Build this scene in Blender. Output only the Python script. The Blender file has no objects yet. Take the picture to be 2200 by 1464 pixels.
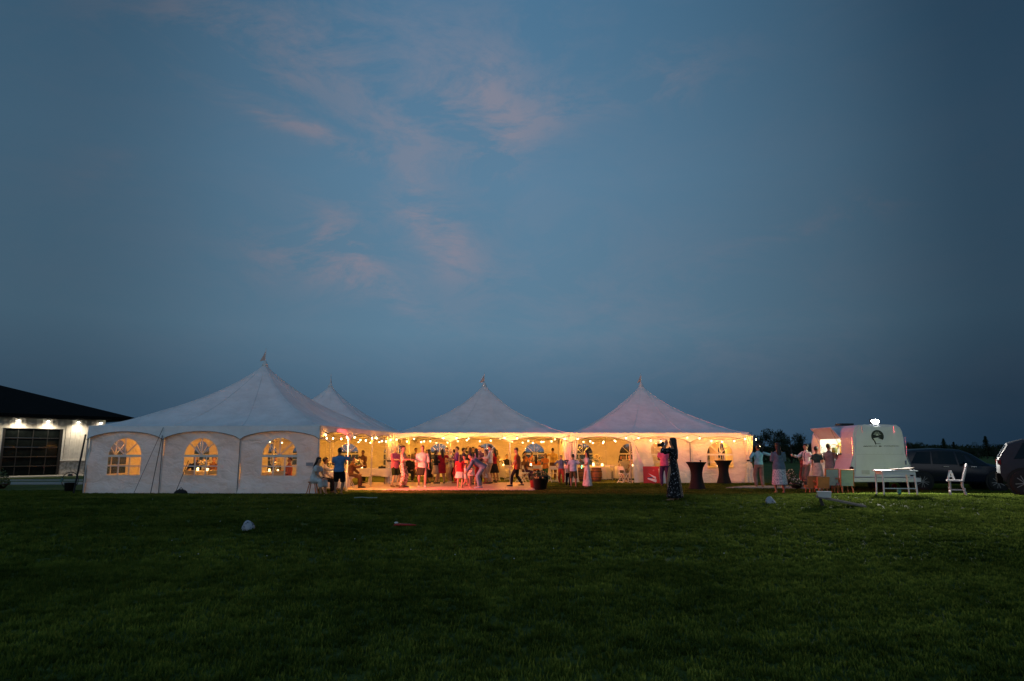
import bpy, bmesh, math, random
from mathutils import Vector, Matrix, noise
R = math.radians
rnd = random.Random(7)
S = bpy.context.scene
COL = S.collection

# ------------------------------------------------------------------ camera
CAM_H, F_PX, HOR = 1.6, 1448.0, 969.5          # metres, focal length in photo pixels, horizon row
PITCH = math.atan((HOR - 732.0) / F_PX)
cam = bpy.data.objects.new('camera', bpy.data.cameras.new('camera'))
COL.objects.link(cam); S.camera = cam
cam.data.sensor_width = 36.0
cam.data.lens = F_PX / 2200.0 * 36.0
cam.data.clip_start, cam.data.clip_end = 0.1, 4000
cam.location = (0, 0, CAM_H)
cam.rotation_euler = (math.pi / 2 + PITCH, 0, 0)

S.render.engine = 'CYCLES'
S.view_settings.view_transform = 'Standard'
S.view_settings.look = 'None'
S.view_settings.exposure = 0.0
S.view_settings.gamma = 1.0
S.view_settings.use_curve_mapping = False
S.cycles.use_denoising = True
S.cycles.max_bounces = 8
S.cycles.diffuse_bounces = 4
S.cycles.transparent_max_bounces = 12
S.cycles.sample_clamp_indirect = 4.0
S.cycles.use_light_tree = True
S.cycles.caustics_reflective = False
S.cycles.caustics_refractive = False


def ray(px, py):
    cx, cy = (px - 1100) / F_PX, -(py - 732) / F_PX
    c, s = math.cos(PITCH), math.sin(PITCH)
    return Vector((cx, c - s * cy, s + c * cy))


def ground(x, y):
    """lawn height: level at the tents, a low rise nearer the camera, faint undulation"""
    t = min(1, max(0, (27.0 - y) / 8.5))
    z = 0.34 * t * t * (3 - 2 * t)
    return z


def at(px, py, y):
    """point at distance y in front of the camera on the line of sight of a photo pixel"""
    r = ray(px, py)
    return Vector((r.x * y / r.y, y, CAM_H + r.z * y / r.y))


def ground_pt(px, py):
    r = ray(px, py)
    lo, hi = 1.0, 400.0
    for _ in range(60):
        m = (lo + hi) / 2
        p = Vector((r.x * m / r.y, m, CAM_H + r.z * m / r.y))
        if p.z > ground(p.x, p.y): lo = m
        else: hi = m
    m = (lo + hi) / 2
    x = r.x * m / r.y
    return Vector((x, m, ground(x, m)))


# ------------------------------------------------------------------ world: dusk sky
W = bpy.data.worlds.new('World'); S.world = W; W.use_nodes = True
nt = W.node_tree; nt.nodes.clear()


def wn(t, **k):
    n = nt.nodes.new(t)
    for a, b in k.items(): setattr(n, a, b)
    return n


def wmath(op, a, b=None, clamp=False):
    n = wn('ShaderNodeMath', operation=op, use_clamp=clamp)
    for i, v in enumerate((a, b)):
        if v is None: continue
        if isinstance(v, (int, float)): n.inputs[i].default_value = v
        else: nt.links.new(v, n.inputs[i])
    return n.outputs[0]


def wvec(op, a, b=None):
    n = wn('ShaderNodeVectorMath', operation=op)
    for i, v in enumerate((a, b)):
        if v is None: continue
        if isinstance(v, (tuple, Vector)): n.inputs[i].default_value = tuple(v)
        else: nt.links.new(v, n.inputs[i])
    return n


def wmix(fac, a, b, blend='MIX'):
    n = wn('ShaderNodeMix', data_type='RGBA', blend_type=blend)
    for i, v in ((0, fac), (6, a), (7, b)):
        if isinstance(v, (int, float)): n.inputs[i].default_value = v
        elif isinstance(v, tuple): n.inputs[i].default_value = v + (1,)
        else: nt.links.new(v, n.inputs[i])
    return n.outputs[2]


def wramp(v, stops):
    n = wn('ShaderNodeValToRGB')
    nt.links.new(v, n.inputs[0])
    el = n.color_ramp.elements
    while len(el) < len(stops): el.new(0.5)
    for e, (p, c) in zip(el, stops):
        e.position = p; e.color = (c + (1,)) if isinstance(c, tuple) else (c, c, c, 1)
    return n.outputs[0]


tc = wn('ShaderNodeTexCoord').outputs['Generated']
sep = wn('ShaderNodeSeparateXYZ'); nt.links.new(tc, sep.inputs[0])
elev = sep.outputs[2]
grad = wramp(elev, [(0.0, (.044, .102, .178)), (.07, (.066, .132, .208)), (.17, (.106, .205, .298)),
                    (.38, (.102, .210, .322)), (.58, (.072, .174, .290)), (1.0, (.060, .156, .270))])
azim = wmath('ARCTAN2', sep.outputs[0], sep.outputs[1])                 # 0 straight ahead, + to the right
azt = wmath('ADD', wmath('MULTIPLY', azim, 1 / (2 * math.pi)), .5)
A_ = lambda deg: deg / 360 + .5
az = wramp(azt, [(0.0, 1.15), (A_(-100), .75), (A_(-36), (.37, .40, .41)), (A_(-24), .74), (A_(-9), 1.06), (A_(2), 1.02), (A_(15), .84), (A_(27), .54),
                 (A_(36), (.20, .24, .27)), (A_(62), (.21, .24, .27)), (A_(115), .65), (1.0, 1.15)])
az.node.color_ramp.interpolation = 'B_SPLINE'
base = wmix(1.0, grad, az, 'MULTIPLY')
# thin high cloud: stretched noise, gathered where the photograph has its wisps
mp = wn('ShaderNodeMapping'); nt.links.new(tc, mp.inputs[0])
mp.inputs['Rotation'].default_value = (0, R(-38), R(12)); mp.inputs['Scale'].default_value = (1.0, 1.0, 2.3)
n1 = wn('ShaderNodeTexNoise'); n1.inputs['Scale'].default_value = 6.5; n1.inputs['Detail'].default_value = 9
n1.inputs['Roughness'].default_value = .68; n1.inputs['Distortion'].default_value = .45
nt.links.new(mp.outputs[0], n1.inputs[0])
wisp = wramp(n1.outputs[0], [(.43, 0.0), (.60, 1.0)])
wob = wn('ShaderNodeTexNoise'); wob.inputs['Scale'].default_value = 9; wob.inputs['Detail'].default_value = 4
nt.links.new(tc, wob.inputs[0])
wo = wvec('SCALE', wvec('SUBTRACT', wob.outputs[1], (.5, .5, .5)).outputs[0]); wo.inputs[3].default_value = .075
tcw = wvec('ADD', tc, wo.outputs[0]).outputs[0]
mask = None
for (px, py, rx, ry, rot, st) in [(1045, 215, 105, 62, 10, .62), (1062, 300, 34, 70, 0, .50), (720, 515, 52, 50, 50, .72),
                                  (680, 572, 95, 34, 12, .58), (800, 612, 110, 24, 24, .42), (905, 478, 58, 30, 48, .66),
                                  (975, 535, 60, 38, 35, .42), (650, 285, 95, 12, 22, .60), (640, 180, 240, 60, 25, .24),
                                  (880, 335, 90, 50, 50, .30), (1470, 165, 60, 34, 0, .26), (1800, 465, 170, 20, -22, .22),
                                  (520, 55, 160, 50, 20, .24), (1230, 235, 200, 34, -24, .24), (1250, 650, 420, 110, 10, .14),
                                  (830, 60, 220, 70, 0, .22), (190, 355, 40, 30, 0, .16)]:
    c0 = ray(px, py).normalized()
    ex = (ray(px + 10, py + 10 * math.tan(R(rot))).normalized() - c0).normalized()
    ey = c0.cross(ex).normalized()
    dv = wvec('SUBTRACT', tcw, c0).outputs[0]
    u = wmath('MULTIPLY', wvec('DOT_PRODUCT', dv, ex).outputs['Value'], F_PX / rx / 1.3)
    v = wmath('MULTIPLY', wvec('DOT_PRODUCT', dv, ey).outputs['Value'], F_PX / ry / 1.3)
    q = wmath('ADD', wmath('MULTIPLY', u, u), wmath('MULTIPLY', v, v))
    m = wmath('MULTIPLY', wmath('EXPONENT', wmath('MULTIPLY', q, -1.0)), st * 1.4)
    mask = m if mask is None else wmath('ADD', mask, m)
front = wmath('GREATER_THAN', sep.outputs[1], 0.0)
mask = wmath('MULTIPLY', mask, front, True)
cover = wmath('MULTIPLY', mask, wmath('ADD', wmath('MULTIPLY', wisp, .95), .05), True)
lowc = wmath('MULTIPLY', wisp, wramp(elev, [(0.0, 0.0), (.15, .06), (.6, .06), (1.0, .03)]))
cover = wmath('ADD', cover, lowc, True)
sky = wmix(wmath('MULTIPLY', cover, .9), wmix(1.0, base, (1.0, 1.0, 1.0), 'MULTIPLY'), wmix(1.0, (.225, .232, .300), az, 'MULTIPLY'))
nish = wn('ShaderNodeTexSky', sky_type='NISHITA', sun_disc=False)
nish.sun_elevation, nish.sun_rotation = R(-1.2), R(188)      # the sun has just set behind the camera
glow = wmix(1.0, nish.outputs[0], (1.0, 1.0, 1.0), 'MULTIPLY')
bg1 = wn('ShaderNodeBackground'); nt.links.new(sky, bg1.inputs[0]); bg1.inputs[1].default_value = 1.0
bg2 = wn('ShaderNodeBackground'); nt.links.new(glow, bg2.inputs[0]); bg2.inputs[1].default_value = 0.003
ads = wn('ShaderNodeAddShader'); nt.links.new(bg1.outputs[0], ads.inputs[0]); nt.links.new(bg2.outputs[0], ads.inputs[1])
out = wn('ShaderNodeOutputWorld'); nt.links.new(ads.outputs[0], out.inputs[0])

# ------------------------------------------------------------------ last light of the set sun, behind the camera
sun = bpy.data.objects.new('sun', bpy.data.lights.new('sun', 'SUN'))
COL.objects.link(sun)
sun.data.energy = 0.24; sun.data.angle = R(40); sun.data.color = (1.0, .93, .88)
sun.rotation_euler = (R(74), 0, R(-8))


# ------------------------------------------------------------------ materials
MATS = {}


def M(name, col, rough=.6, metal=0.0, var=.12, scale=6.0, bump=0.0, bscale=30.0, spec=.4, emit=None, estr=0.0, detail=4):
    if name in MATS: return MATS[name]
    m = bpy.data.materials.new(name); m.use_nodes = True
    t = m.node_tree; b = t.nodes['Principled BSDF']
    b.inputs['Roughness'].default_value = rough
    b.inputs['Metallic'].default_value = metal
    b.inputs['Specular IOR Level'].default_value = spec
    tcn = t.nodes.new('ShaderNodeTexCoord')
    if var > 0:
        n = t.nodes.new('ShaderNodeTexNoise'); n.inputs['Scale'].default_value = scale; n.inputs['Detail'].default_value = detail
        t.links.new(tcn.outputs['Object'], n.inputs[0])
        r = t.nodes.new('ShaderNodeValToRGB'); t.links.new(n.outputs[0], r.inputs[0])
        r.color_ramp.elements[0].position, r.color_ramp.elements[1].position = .3, .7
        r.color_ramp.elements[0].color = tuple(max(0, c * (1 - var)) for c in col) + (1,)
        r.color_ramp.elements[1].color = tuple(min(1, c * (1 + var)) for c in col) + (1,)
        t.links.new(r.outputs[0], b.inputs['Base Color'])
    else:
        b.inputs['Base Color'].default_value = tuple(col) + (1,)
    if bump > 0:
        n = t.nodes.new('ShaderNodeTexNoise'); n.inputs['Scale'].default_value = bscale; n.inputs['Detail'].default_value = 4
        t.links.new(tcn.outputs['Object'], n.inputs[0])
        bm_ = t.nodes.new('ShaderNodeBump'); bm_.inputs['Strength'].default_value = bump; bm_.inputs['Distance'].default_value = .02
        t.links.new(n.outputs[0], bm_.inputs['Height']); t.links.new(bm_.outputs[0], b.inputs['Normal'])
    if emit:
        b.inputs['Emission Color'].default_value = tuple(emit) + (1,)
        b.inputs['Emission Strength'].default_value = estr
    MATS[name] = m
    return m


def pattern_mat(name, ground_col, spots, scale=14, thresh=.42, rough=.8):
    """printed cloth: coloured blotches on a ground colour"""
    if name in MATS: return MATS[name]
    m = bpy.data.materials.new(name); m.use_nodes = True
    t = m.node_tree; b = t.nodes['Principled BSDF']; b.inputs['Roughness'].default_value = rough
    b.inputs['Specular IOR Level'].default_value = .2
    tcn = t.nodes.new('ShaderNodeTexCoord')
    last = None
    for i, c in enumerate(spots):
        n = t.nodes.new('ShaderNodeTexNoise'); n.inputs['Scale'].default_value = scale * (1 + .3 * i); n.inputs['Detail'].default_value = 2
        mp_ = t.nodes.new('ShaderNodeMapping'); mp_.inputs['Location'].default_value = (3.1 * i, 1.7 * i, .9 * i)
        t.links.new(tcn.outputs['Object'], mp_.inputs[0]); t.links.new(mp_.outputs[0], n.inputs[0])
        g = t.nodes.new('ShaderNodeMath'); g.operation = 'GREATER_THAN'; g.inputs[1].default_value = 1 - thresh
        t.links.new(n.outputs[0], g.inputs[0])
        mx = t.nodes.new('ShaderNodeMix'); mx.data_type = 'RGBA'
        t.links.new(g.outputs[0], mx.inputs[0])
        if last is None: mx.inputs[6].default_value = tuple(ground_col) + (1,)
        else: t.links.new(last, mx.inputs[6])
        mx.inputs[7].default_value = tuple(c) + (1,)
        last = mx.outputs[2]
    t.links.new(last, b.inputs['Base Color'])
    MATS[name] = m
    return m


def canvas_mat(name, col, trans, tcol, bump=.25, bscale=2.2):
    """tent vinyl: part of the light passes through the sheet"""
    m = bpy.data.materials.new(name); m.use_nodes = True
    t = m.node_tree; t.nodes.clear()
    o = t.nodes.new('ShaderNodeOutputMaterial')
    d = t.nodes.new('ShaderNodeBsdfPrincipled'); d.inputs['Roughness'].default_value = .62
    d.inputs['Specular IOR Level'].default_value = .25
    tr = t.nodes.new('ShaderNodeBsdfTranslucent'); tr.inputs[0].default_value = tuple(tcol) + (1,)
    mx = t.nodes.new('ShaderNodeMixShader'); mx.inputs[0].default_value = trans
    tcn = t.nodes.new('ShaderNodeTexCoord')
    n = t.nodes.new('ShaderNodeTexNoise'); n.inputs['Scale'].default_value = 1.3; n.inputs['Detail'].default_value = 6
    n.inputs['Roughness'].default_value = .65
    t.links.new(tcn.outputs['Object'], n.inputs[0])
    r = t.nodes.new('ShaderNodeValToRGB'); t.links.new(n.outputs[0], r.inputs[0])
    r.color_ramp.elements[0].position, r.color_ramp.elements[1].position = .32, .62
    r.color_ramp.elements[0].color = tuple(c * .84 for c in col) + (1,)
    r.color_ramp.elements[1].color = tuple(col) + (1,)
    t.links.new(r.outputs[0], d.inputs['Base Color'])
    n2 = t.nodes.new('ShaderNodeTexNoise'); n2.inputs['Scale'].default_value = bscale; n2.inputs['Detail'].default_value = 5
    n2.inputs['Distortion'].default_value = .6
    mp2 = t.nodes.new('ShaderNodeMapping'); mp2.inputs['Scale'].default_value = (1, 1, 1.6)
    t.links.new(tcn.outputs['Object'], mp2.inputs[0]); t.links.new(mp2.outputs[0], n2.inputs[0])
    b = t.nodes.new('ShaderNodeBump'); b.inputs['Strength'].default_value = bump; b.inputs['Distance'].default_value = .12
    t.links.new(n2.outputs[0], b.inputs['Height'])
    t.links.new(b.outputs[0], d.inputs['Normal']); t.links.new(b.outputs[0], tr.inputs['Normal'])
    t.links.new(d.outputs[0], mx.inputs[1]); t.links.new(tr.outputs[0], mx.inputs[2])
    t.links.new(mx.outputs[0], o.inputs[0])
    MATS[name] = m
    return m


def clear_mat(name, tint, gloss=.10, rough=.12):
    m = bpy.data.materials.new(name); m.use_nodes = True
    t = m.node_tree; t.nodes.clear()
    o = t.nodes.new('ShaderNodeOutputMaterial')
    a = t.nodes.new('ShaderNodeBsdfTransparent'); a.inputs[0].default_value = tuple(tint) + (1,)
    g = t.nodes.new('ShaderNodeBsdfGlossy'); g.inputs[0].default_value = (.9, .9, .9, 1); g.inputs['Roughness'].default_value = rough
    tcn = t.nodes.new('ShaderNodeTexCoord')
    n = t.nodes.new('ShaderNodeTexNoise'); n.inputs['Scale'].default_value = 4; n.inputs['Detail'].default_value = 3
    t.links.new(tcn.outputs['Object'], n.inputs[0])
    b = t.nodes.new('ShaderNodeBump'); b.inputs['Strength'].default_value = .3; b.inputs['Distance'].default_value = .05
    t.links.new(n.outputs[0], b.inputs['Height']); t.links.new(b.outputs[0], g.inputs['Normal'])
    mx = t.nodes.new('ShaderNodeMixShader'); mx.inputs[0].default_value = gloss
    t.links.new(a.outputs[0], mx.inputs[1]); t.links.new(g.outputs[0], mx.inputs[2]); t.links.new(mx.outputs[0], o.inputs[0])
    MATS[name] = m
    return m


def glow_mat(name, col, strength, sample=False):
    if name in MATS: return MATS[name]
    m = bpy.data.materials.new(name); m.use_nodes = True
    t = m.node_tree; b = t.nodes['Principled BSDF']
    b.inputs['Base Color'].default_value = (.8, .8, .8, 1)
    b.inputs['Emission Color'].default_value = tuple(col) + (1,)
    b.inputs['Emission Strength'].default_value = strength
    m.cycles.emission_sampling = 'AUTO' if sample else 'NONE'
    MATS[name] = m
    return m


def grass_mat():
    m = bpy.data.materials.new('lawn'); m.use_nodes = True
    t = m.node_tree; b = t.nodes['Principled BSDF']; b.inputs['Roughness'].default_value = .9
    b.inputs['Specular IOR Level'].default_value = .1
    g = t.nodes.new('ShaderNodeNewGeometry')
    def nz(sc, det, loc=(0, 0, 0), stretch=(1, 1, 1)):
        mp_ = t.nodes.new('ShaderNodeMapping'); mp_.inputs['Location'].default_value = loc; mp_.inputs['Scale'].default_value = stretch
        t.links.new(g.outputs['Position'], mp_.inputs[0])
        n = t.nodes.new('ShaderNodeTexNoise'); n.inputs['Scale'].default_value = sc; n.inputs['Detail'].default_value = det
        n.inputs['Roughness'].default_value = .65
        t.links.new(mp_.outputs[0], n.inputs[0]); return n.outputs[0]
    def ramp(v, stops):
        r = t.nodes.new('ShaderNodeValToRGB'); t.links.new(v, r.inputs[0])
        el = r.color_ramp.elements
        while len(el) < len(stops): el.new(.5)
        for e, (p, c) in zip(el, stops): e.position = p; e.color = tuple(c) + (1,)
        return r.outputs[0]
    fine = ramp(nz(9.0, 9), [(.30, (.030, .046, .012)), (.55, (.085, .120, .032)), (.75, (.150, .185, .058))])
    big = ramp(nz(.34, 6, (4, 9, 0), (1, .8, 1)), [(.30, (.52, .60, .50)), (.50, (.95, .95, .9)), (.68, (1.30, 1.15, 1.0))])
    mow = ramp(nz(.7, 3, (1, 2, 0), (.12, 1.6, 1)), [(.35, (.78, .80, .78)), (.65, (1.18, 1.15, 1.08))])
    mx = t.nodes.new('ShaderNodeMix'); mx.data_type = 'RGBA'; mx.blend_type = 'MULTIPLY'; mx.inputs[0].default_value = 1
    t.links.new(fine, mx.inputs[6]); t.links.new(big, mx.inputs[7])
    mx2 = t.nodes.new('ShaderNodeMix'); mx2.data_type = 'RGBA'; mx2.blend_type = 'MULTIPLY'; mx2.inputs[0].default_value = 1
    t.links.new(mx.outputs[2], mx2.inputs[6]); t.links.new(mow, mx2.inputs[7])
    t.links.new(mx2.outputs[2], b.inputs['Base Color'])
    bp = t.nodes.new('ShaderNodeBump'); bp.inputs['Strength'].default_value = .9; bp.inputs['Distance'].default_value = .05
    t.links.new(nz(16, 8), bp.inputs['Height']); t.links.new(bp.outputs[0], b.inputs['Normal'])
    MATS['lawn'] = m
    return m


# ------------------------------------------------------------------ mesh helpers
class MB:
    def __init__(s): s.v, s.f, s.m = [], [], []

    def add(s, verts, faces, mi=0):
        o = len(s.v); s.v += [tuple(p) for p in verts]
        for f in faces: s.f.append(tuple(i + o for i in f)); s.m.append(mi)
        return s

    def box(s, c, size, rz=0.0, rx=0.0, ry=0.0, mi=0, taper=1.0):
        mt = Matrix.Translation(Vector(c)) @ Matrix.Rotation(rz, 4, 'Z') @ Matrix.Rotation(ry, 4, 'Y') @ Matrix.Rotation(rx, 4, 'X')
        hx, hy, hz = (v / 2 for v in size)
        vs = [mt @ Vector((x * hx * (taper if z > 0 else 1), y * hy * (taper if z > 0 else 1), z * hz))
              for z in (-1, 1) for x, y in ((-1, -1), (1, -1), (1, 1), (-1, 1))]
        return s.add(vs, [(3, 2, 1, 0), (4, 5, 6, 7), (0, 1, 5, 4), (1, 2, 6, 5), (2, 3, 7, 6), (3, 0, 4, 7)], mi)

    def tube(s, pts, rad, seg=8, mi=0, caps=True, frame=None, ell=None):
        """loft of rings along pts; rad: number or list; ell: list of (rx, ry) with a fixed frame (xaxis, yaxis)"""
        pts = [Vector(p) for p in pts]; n = len(pts)
        if isinstance(rad, (int, float)): rad = [rad] * n
        vs = []; a = None
        for i, p in enumerate(pts):
            if frame: a, b = frame[i] if isinstance(frame, list) else frame
            else:
                d = pts[min(i + 1, n - 1)] - pts[max(i - 1, 0)]
                if d.length < 1e-9: d = Vector((0, 0, 1))
                d.normalize()
                if a is None:
                    a = d.cross(Vector((0, 1, 0)))
                    if a.length < .1: a = d.cross(Vector((1, 0, 0)))
                else: a = a - d * a.dot(d)
                a.normalize(); b = d.cross(a)
            rx, ry = ell[i] if ell else (rad[i], rad[i])
            for k in range(seg):
                t = 2 * math.pi * k / seg
                vs.append(p + a * (rx * math.cos(t)) + b * (ry * math.sin(t)))
        fs = [(i * seg + k, i * seg + (k + 1) % seg, (i + 1) * seg + (k + 1) % seg, (i + 1) * seg + k)
              for i in range(n - 1) for k in range(seg)]
        if caps: fs += [tuple(reversed(range(seg))), tuple((n - 1) * seg + k for k in range(seg))]
        return s.add(vs, fs, mi)

    def lathe(s, prof, seg=20, c=(0, 0, 0), mi=0, sq=None):
        """profile of (r, z) round the vertical axis"""
        c = Vector(c); vs = []; n = len(prof)
        for r, z in prof:
            for k in range(seg):
                t = 2 * math.pi * k / seg
                vs.append(c + Vector((r * math.cos(t), r * math.sin(t), z)))
        fs = [(i * seg + k, i * seg + (k + 1) % seg, (i + 1) * seg + (k + 1) % seg, (i + 1) * seg + k) for i in range(n - 1) for k in range(seg)]
        if prof[0][0] > 1e-4: fs.append(tuple(reversed(range(seg))))
        if prof[-1][0] > 1e-4: fs.append(tuple((n - 1) * seg + k for k in range(seg)))
        return s.add(vs, fs, mi)

    def ball(s, c, r, seg=10, rings=7, mi=0, rot=None):
        c = Vector(c); r = (r, r, r) if isinstance(r, (int, float)) else r
        vs = []
        for i in range(rings + 1):
            ph = math.pi * i / rings
            for k in range(seg):
                t = 2 * math.pi * k / seg
                p = Vector((r[0] * math.sin(ph) * math.cos(t), r[1] * math.sin(ph) * math.sin(t), -r[2] * math.cos(ph)))
                vs.append(c + (rot @ p if rot else p))
        fs = [(i * seg + k, i * seg + (k + 1) % seg, (i + 1) * seg + (k + 1) % seg, (i + 1) * seg + k) for i in range(rings) for k in range(seg)]
        return s.add(vs, fs, mi)

    def prism(s, poly, axis, t0, t1, mi=0):
        """poly (list of 2D) swept along an axis: 'x' -> (t, a, b), 'y' -> (a, t, b), 'z' -> (a, b, t)"""
        def P(a, b, t): return {'x': (t, a, b), 'y': (a, t, b), 'z': (a, b, t)}[axis]
        n = len(poly)
        vs = [P(a, b, t0) for a, b in poly] + [P(a, b, t1) for a, b in poly]
        fs = [tuple(reversed(range(n))), tuple(range(n, 2 * n))] + [(i, (i + 1) % n, n + (i + 1) % n, n + i) for i in range(n)]
        return s.add(vs, fs, mi)

    def mesh(s, name, mats, smooth=False):
        me = bpy.data.meshes.new(name)
        me.from_pydata(s.v, [], s.f)
        for m in (mats if isinstance(mats, (list, tuple)) else [mats]): me.materials.append(m)
        if max(s.m, default=0): me.polygons.foreach_set('material_index', s.m)
        bm = bmesh.new(); bm.from_mesh(me)
        bmesh.ops.recalc_face_normals(bm, faces=bm.faces); bm.to_mesh(me); bm.free()
        if smooth: me.polygons.foreach_set('use_smooth', [True] * len(me.polygons))
        me.update()
        return me

    def build(s, name, mats, parent=None, smooth=False, loc=None):
        return link(name, s.mesh(name, mats, smooth), parent, loc)


def link(name, data, parent=None, loc=None, rot=None):
    o = bpy.data.objects.new(name, data); COL.objects.link(o)
    if parent: o.parent = parent
    if loc is not None: o.location = loc
    if rot is not None: o.rotation_euler = rot
    return o


def tag(o, label, cat, group=None):
    o['label'] = label; o['category'] = cat
    if group: o['group'] = group
    return o


def thing(name, label, cat, loc=(0, 0, 0), rz=0.0, group=None):
    o = bpy.data.objects.new(name, None); COL.objects.link(o)
    o.location = loc; o.rotation_euler = (0, 0, rz); o.empty_display_size = .2
    return tag(o, label, cat, group)


def dup(root, label, loc, rz=0.0, scale=None, group=None):
    r = root.copy(); COL.objects.link(r); r.location = loc; r.rotation_euler = (0, 0, rz); r['label'] = label
    if scale is not None: r.scale = scale if isinstance(scale, (tuple, Vector)) else (scale,) * 3
    if group: r['group'] = group
    for ch in list(root.children):
        c = ch.copy(); COL.objects.link(c); c.parent = r
        for g in list(ch.children):
            d = g.copy(); COL.objects.link(d); d.parent = c
    return r


def lamp(kind, loc, col, energy, radius=.05, parent=None, name='lamp_light', rot=None, spot=None, blend=.5, size=None):
    l = bpy.data.lights.new(name, kind); l.color = col; l.energy = energy
    if kind in ('POINT', 'SPOT'): l.shadow_soft_size = radius
    if kind == 'SPOT': l.spot_size = spot; l.spot_blend = blend
    if kind == 'AREA': l.size = size or .3
    o = bpy.data.objects.new(name, l); COL.objects.link(o); o.location = loc
    if rot is not None: o.rotation_euler = rot
    if parent: o.parent = parent
    return o


def aim(frm, to):
    return (Vector(to) - Vector(frm)).to_track_quat('-Z', 'Y').to_euler()


# shared materials
CANVAS_ROOF = canvas_mat('canvas_roof', (.80, .83, .85), .024, (.9, .72, .5), .34, 1.6)
CANVAS_WALL = canvas_mat('canvas_wall', (.83, .81, .78), .06, (.9, .78, .6), .8, 2.4)
CLEAR = clear_mat('clear_vinyl', (.93, .92, .90))
WHITE_BAR = M('white_vinyl_bar', (.72, .72, .71), .6, var=.06)
POLE = M('aluminium_pole', (.62, .62, .63), .38, .7, var=.08)
BLACK = M('black_metal', (.012, .012, .013), .5, var=.2)
STRAP = M('black_strap', (.015, .015, .016), .8, var=.2)
WIRE = M('black_wire', (.01, .01, .01), .6, var=0)
WARM = (1.0, .35, .033)
BULB = glow_mat('bulb_glow', (1.0, .74, .40), 14)
WHITE_P = M('white_paint', (.72, .72, .70), .5, var=.08, bump=.1)
WHITE_RESIN = M('white_resin', (.74, .74, .72), .4, var=.05)
LINEN = M('white_linen', (.74, .72, .68), .9, var=.06, scale=3, bump=.5, bscale=9, spec=.1)
GRASS = grass_mat()

# ================================================================== THE SETTING
def lawn():
    ys = [-30, -15, -6, 0] + [y * 1.0 for y in range(1, 46)] + [50, 60, 80, 110, 160, 240, 400, 700, 1400, 2600]
    xs = [-2600, -1200, -500, -200, -100, -60] + [x * 2.0 for x in range(-25, 26)] + [60, 100, 200, 500, 1200, 2600]
    mb = MB()
    vs = [(x, y, ground(x, y)) for y in ys for x in xs]; n = len(xs)
    fs = [(j * n + i, j * n + i + 1, (j + 1) * n + i + 1, (j + 1) * n + i) for j in range(len(ys) - 1) for i in range(n - 1)]
    mb.add(vs, fs)
    o = mb.build('lawn', GRASS, smooth=True); o['kind'] = 'structure'; return o


lawn()


def blade_mat():
    """grass blade: some of the light comes through it"""
    m = bpy.data.materials.new('grass_blade'); m.use_nodes = True
    t = m.node_tree; t.nodes.clear(); o = t.nodes.new('ShaderNodeOutputMaterial')
    d = t.nodes.new('ShaderNodeBsdfDiffuse'); tr = t.nodes.new('ShaderNodeBsdfTranslucent'); mx = t.nodes.new('ShaderNodeMixShader'); mx.inputs[0].default_value = .45
    g = t.nodes.new('ShaderNodeNewGeometry')
    def nz(sc, det, lo, hi, c0, c1, st=(1, 1, 1)):
        mp_ = t.nodes.new('ShaderNodeMapping'); mp_.inputs['Scale'].default_value = st; t.links.new(g.outputs['Position'], mp_.inputs[0])
        n = t.nodes.new('ShaderNodeTexNoise'); n.inputs['Scale'].default_value = sc; n.inputs['Detail'].default_value = det; n.inputs['Roughness'].default_value = .6
        t.links.new(mp_.outputs[0], n.inputs[0]); r = t.nodes.new('ShaderNodeValToRGB'); t.links.new(n.outputs[0], r.inputs[0])
        r.color_ramp.elements[0].position, r.color_ramp.elements[1].position = lo, hi
        r.color_ramp.elements[0].color = c0 + (1,); r.color_ramp.elements[1].color = c1 + (1,); return r.outputs[0]
    a = nz(14, 4, .3, .7, (.072, .122, .026), (.158, .218, .054))
    p = nz(.42, 6, .34, .62, (.50, .54, .50), (1.22, 1.12, .95))
    q = nz(.8, 3, .35, .65, (.72, .75, .72), (1.15, 1.12, 1.05), (.10, 1.5, 1))
    r3 = nz(3.2, 5, .32, .68, (.45, .50, .48), (1.45, 1.38, 1.25))
    for c in (p, q, r3):
        m2 = t.nodes.new('ShaderNodeMix'); m2.data_type = 'RGBA'; m2.blend_type = 'MULTIPLY'; m2.inputs[0].default_value = 1
        t.links.new(a, m2.inputs[6]); t.links.new(c, m2.inputs[7]); a = m2.outputs[2]
    t.links.new(a, d.inputs[0]); t.links.new(a, tr.inputs[0]); t.links.new(d.outputs[0], mx.inputs[1]); t.links.new(tr.outputs[0], mx.inputs[2]); t.links.new(mx.outputs[0], o.inputs[0])
    return m


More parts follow.
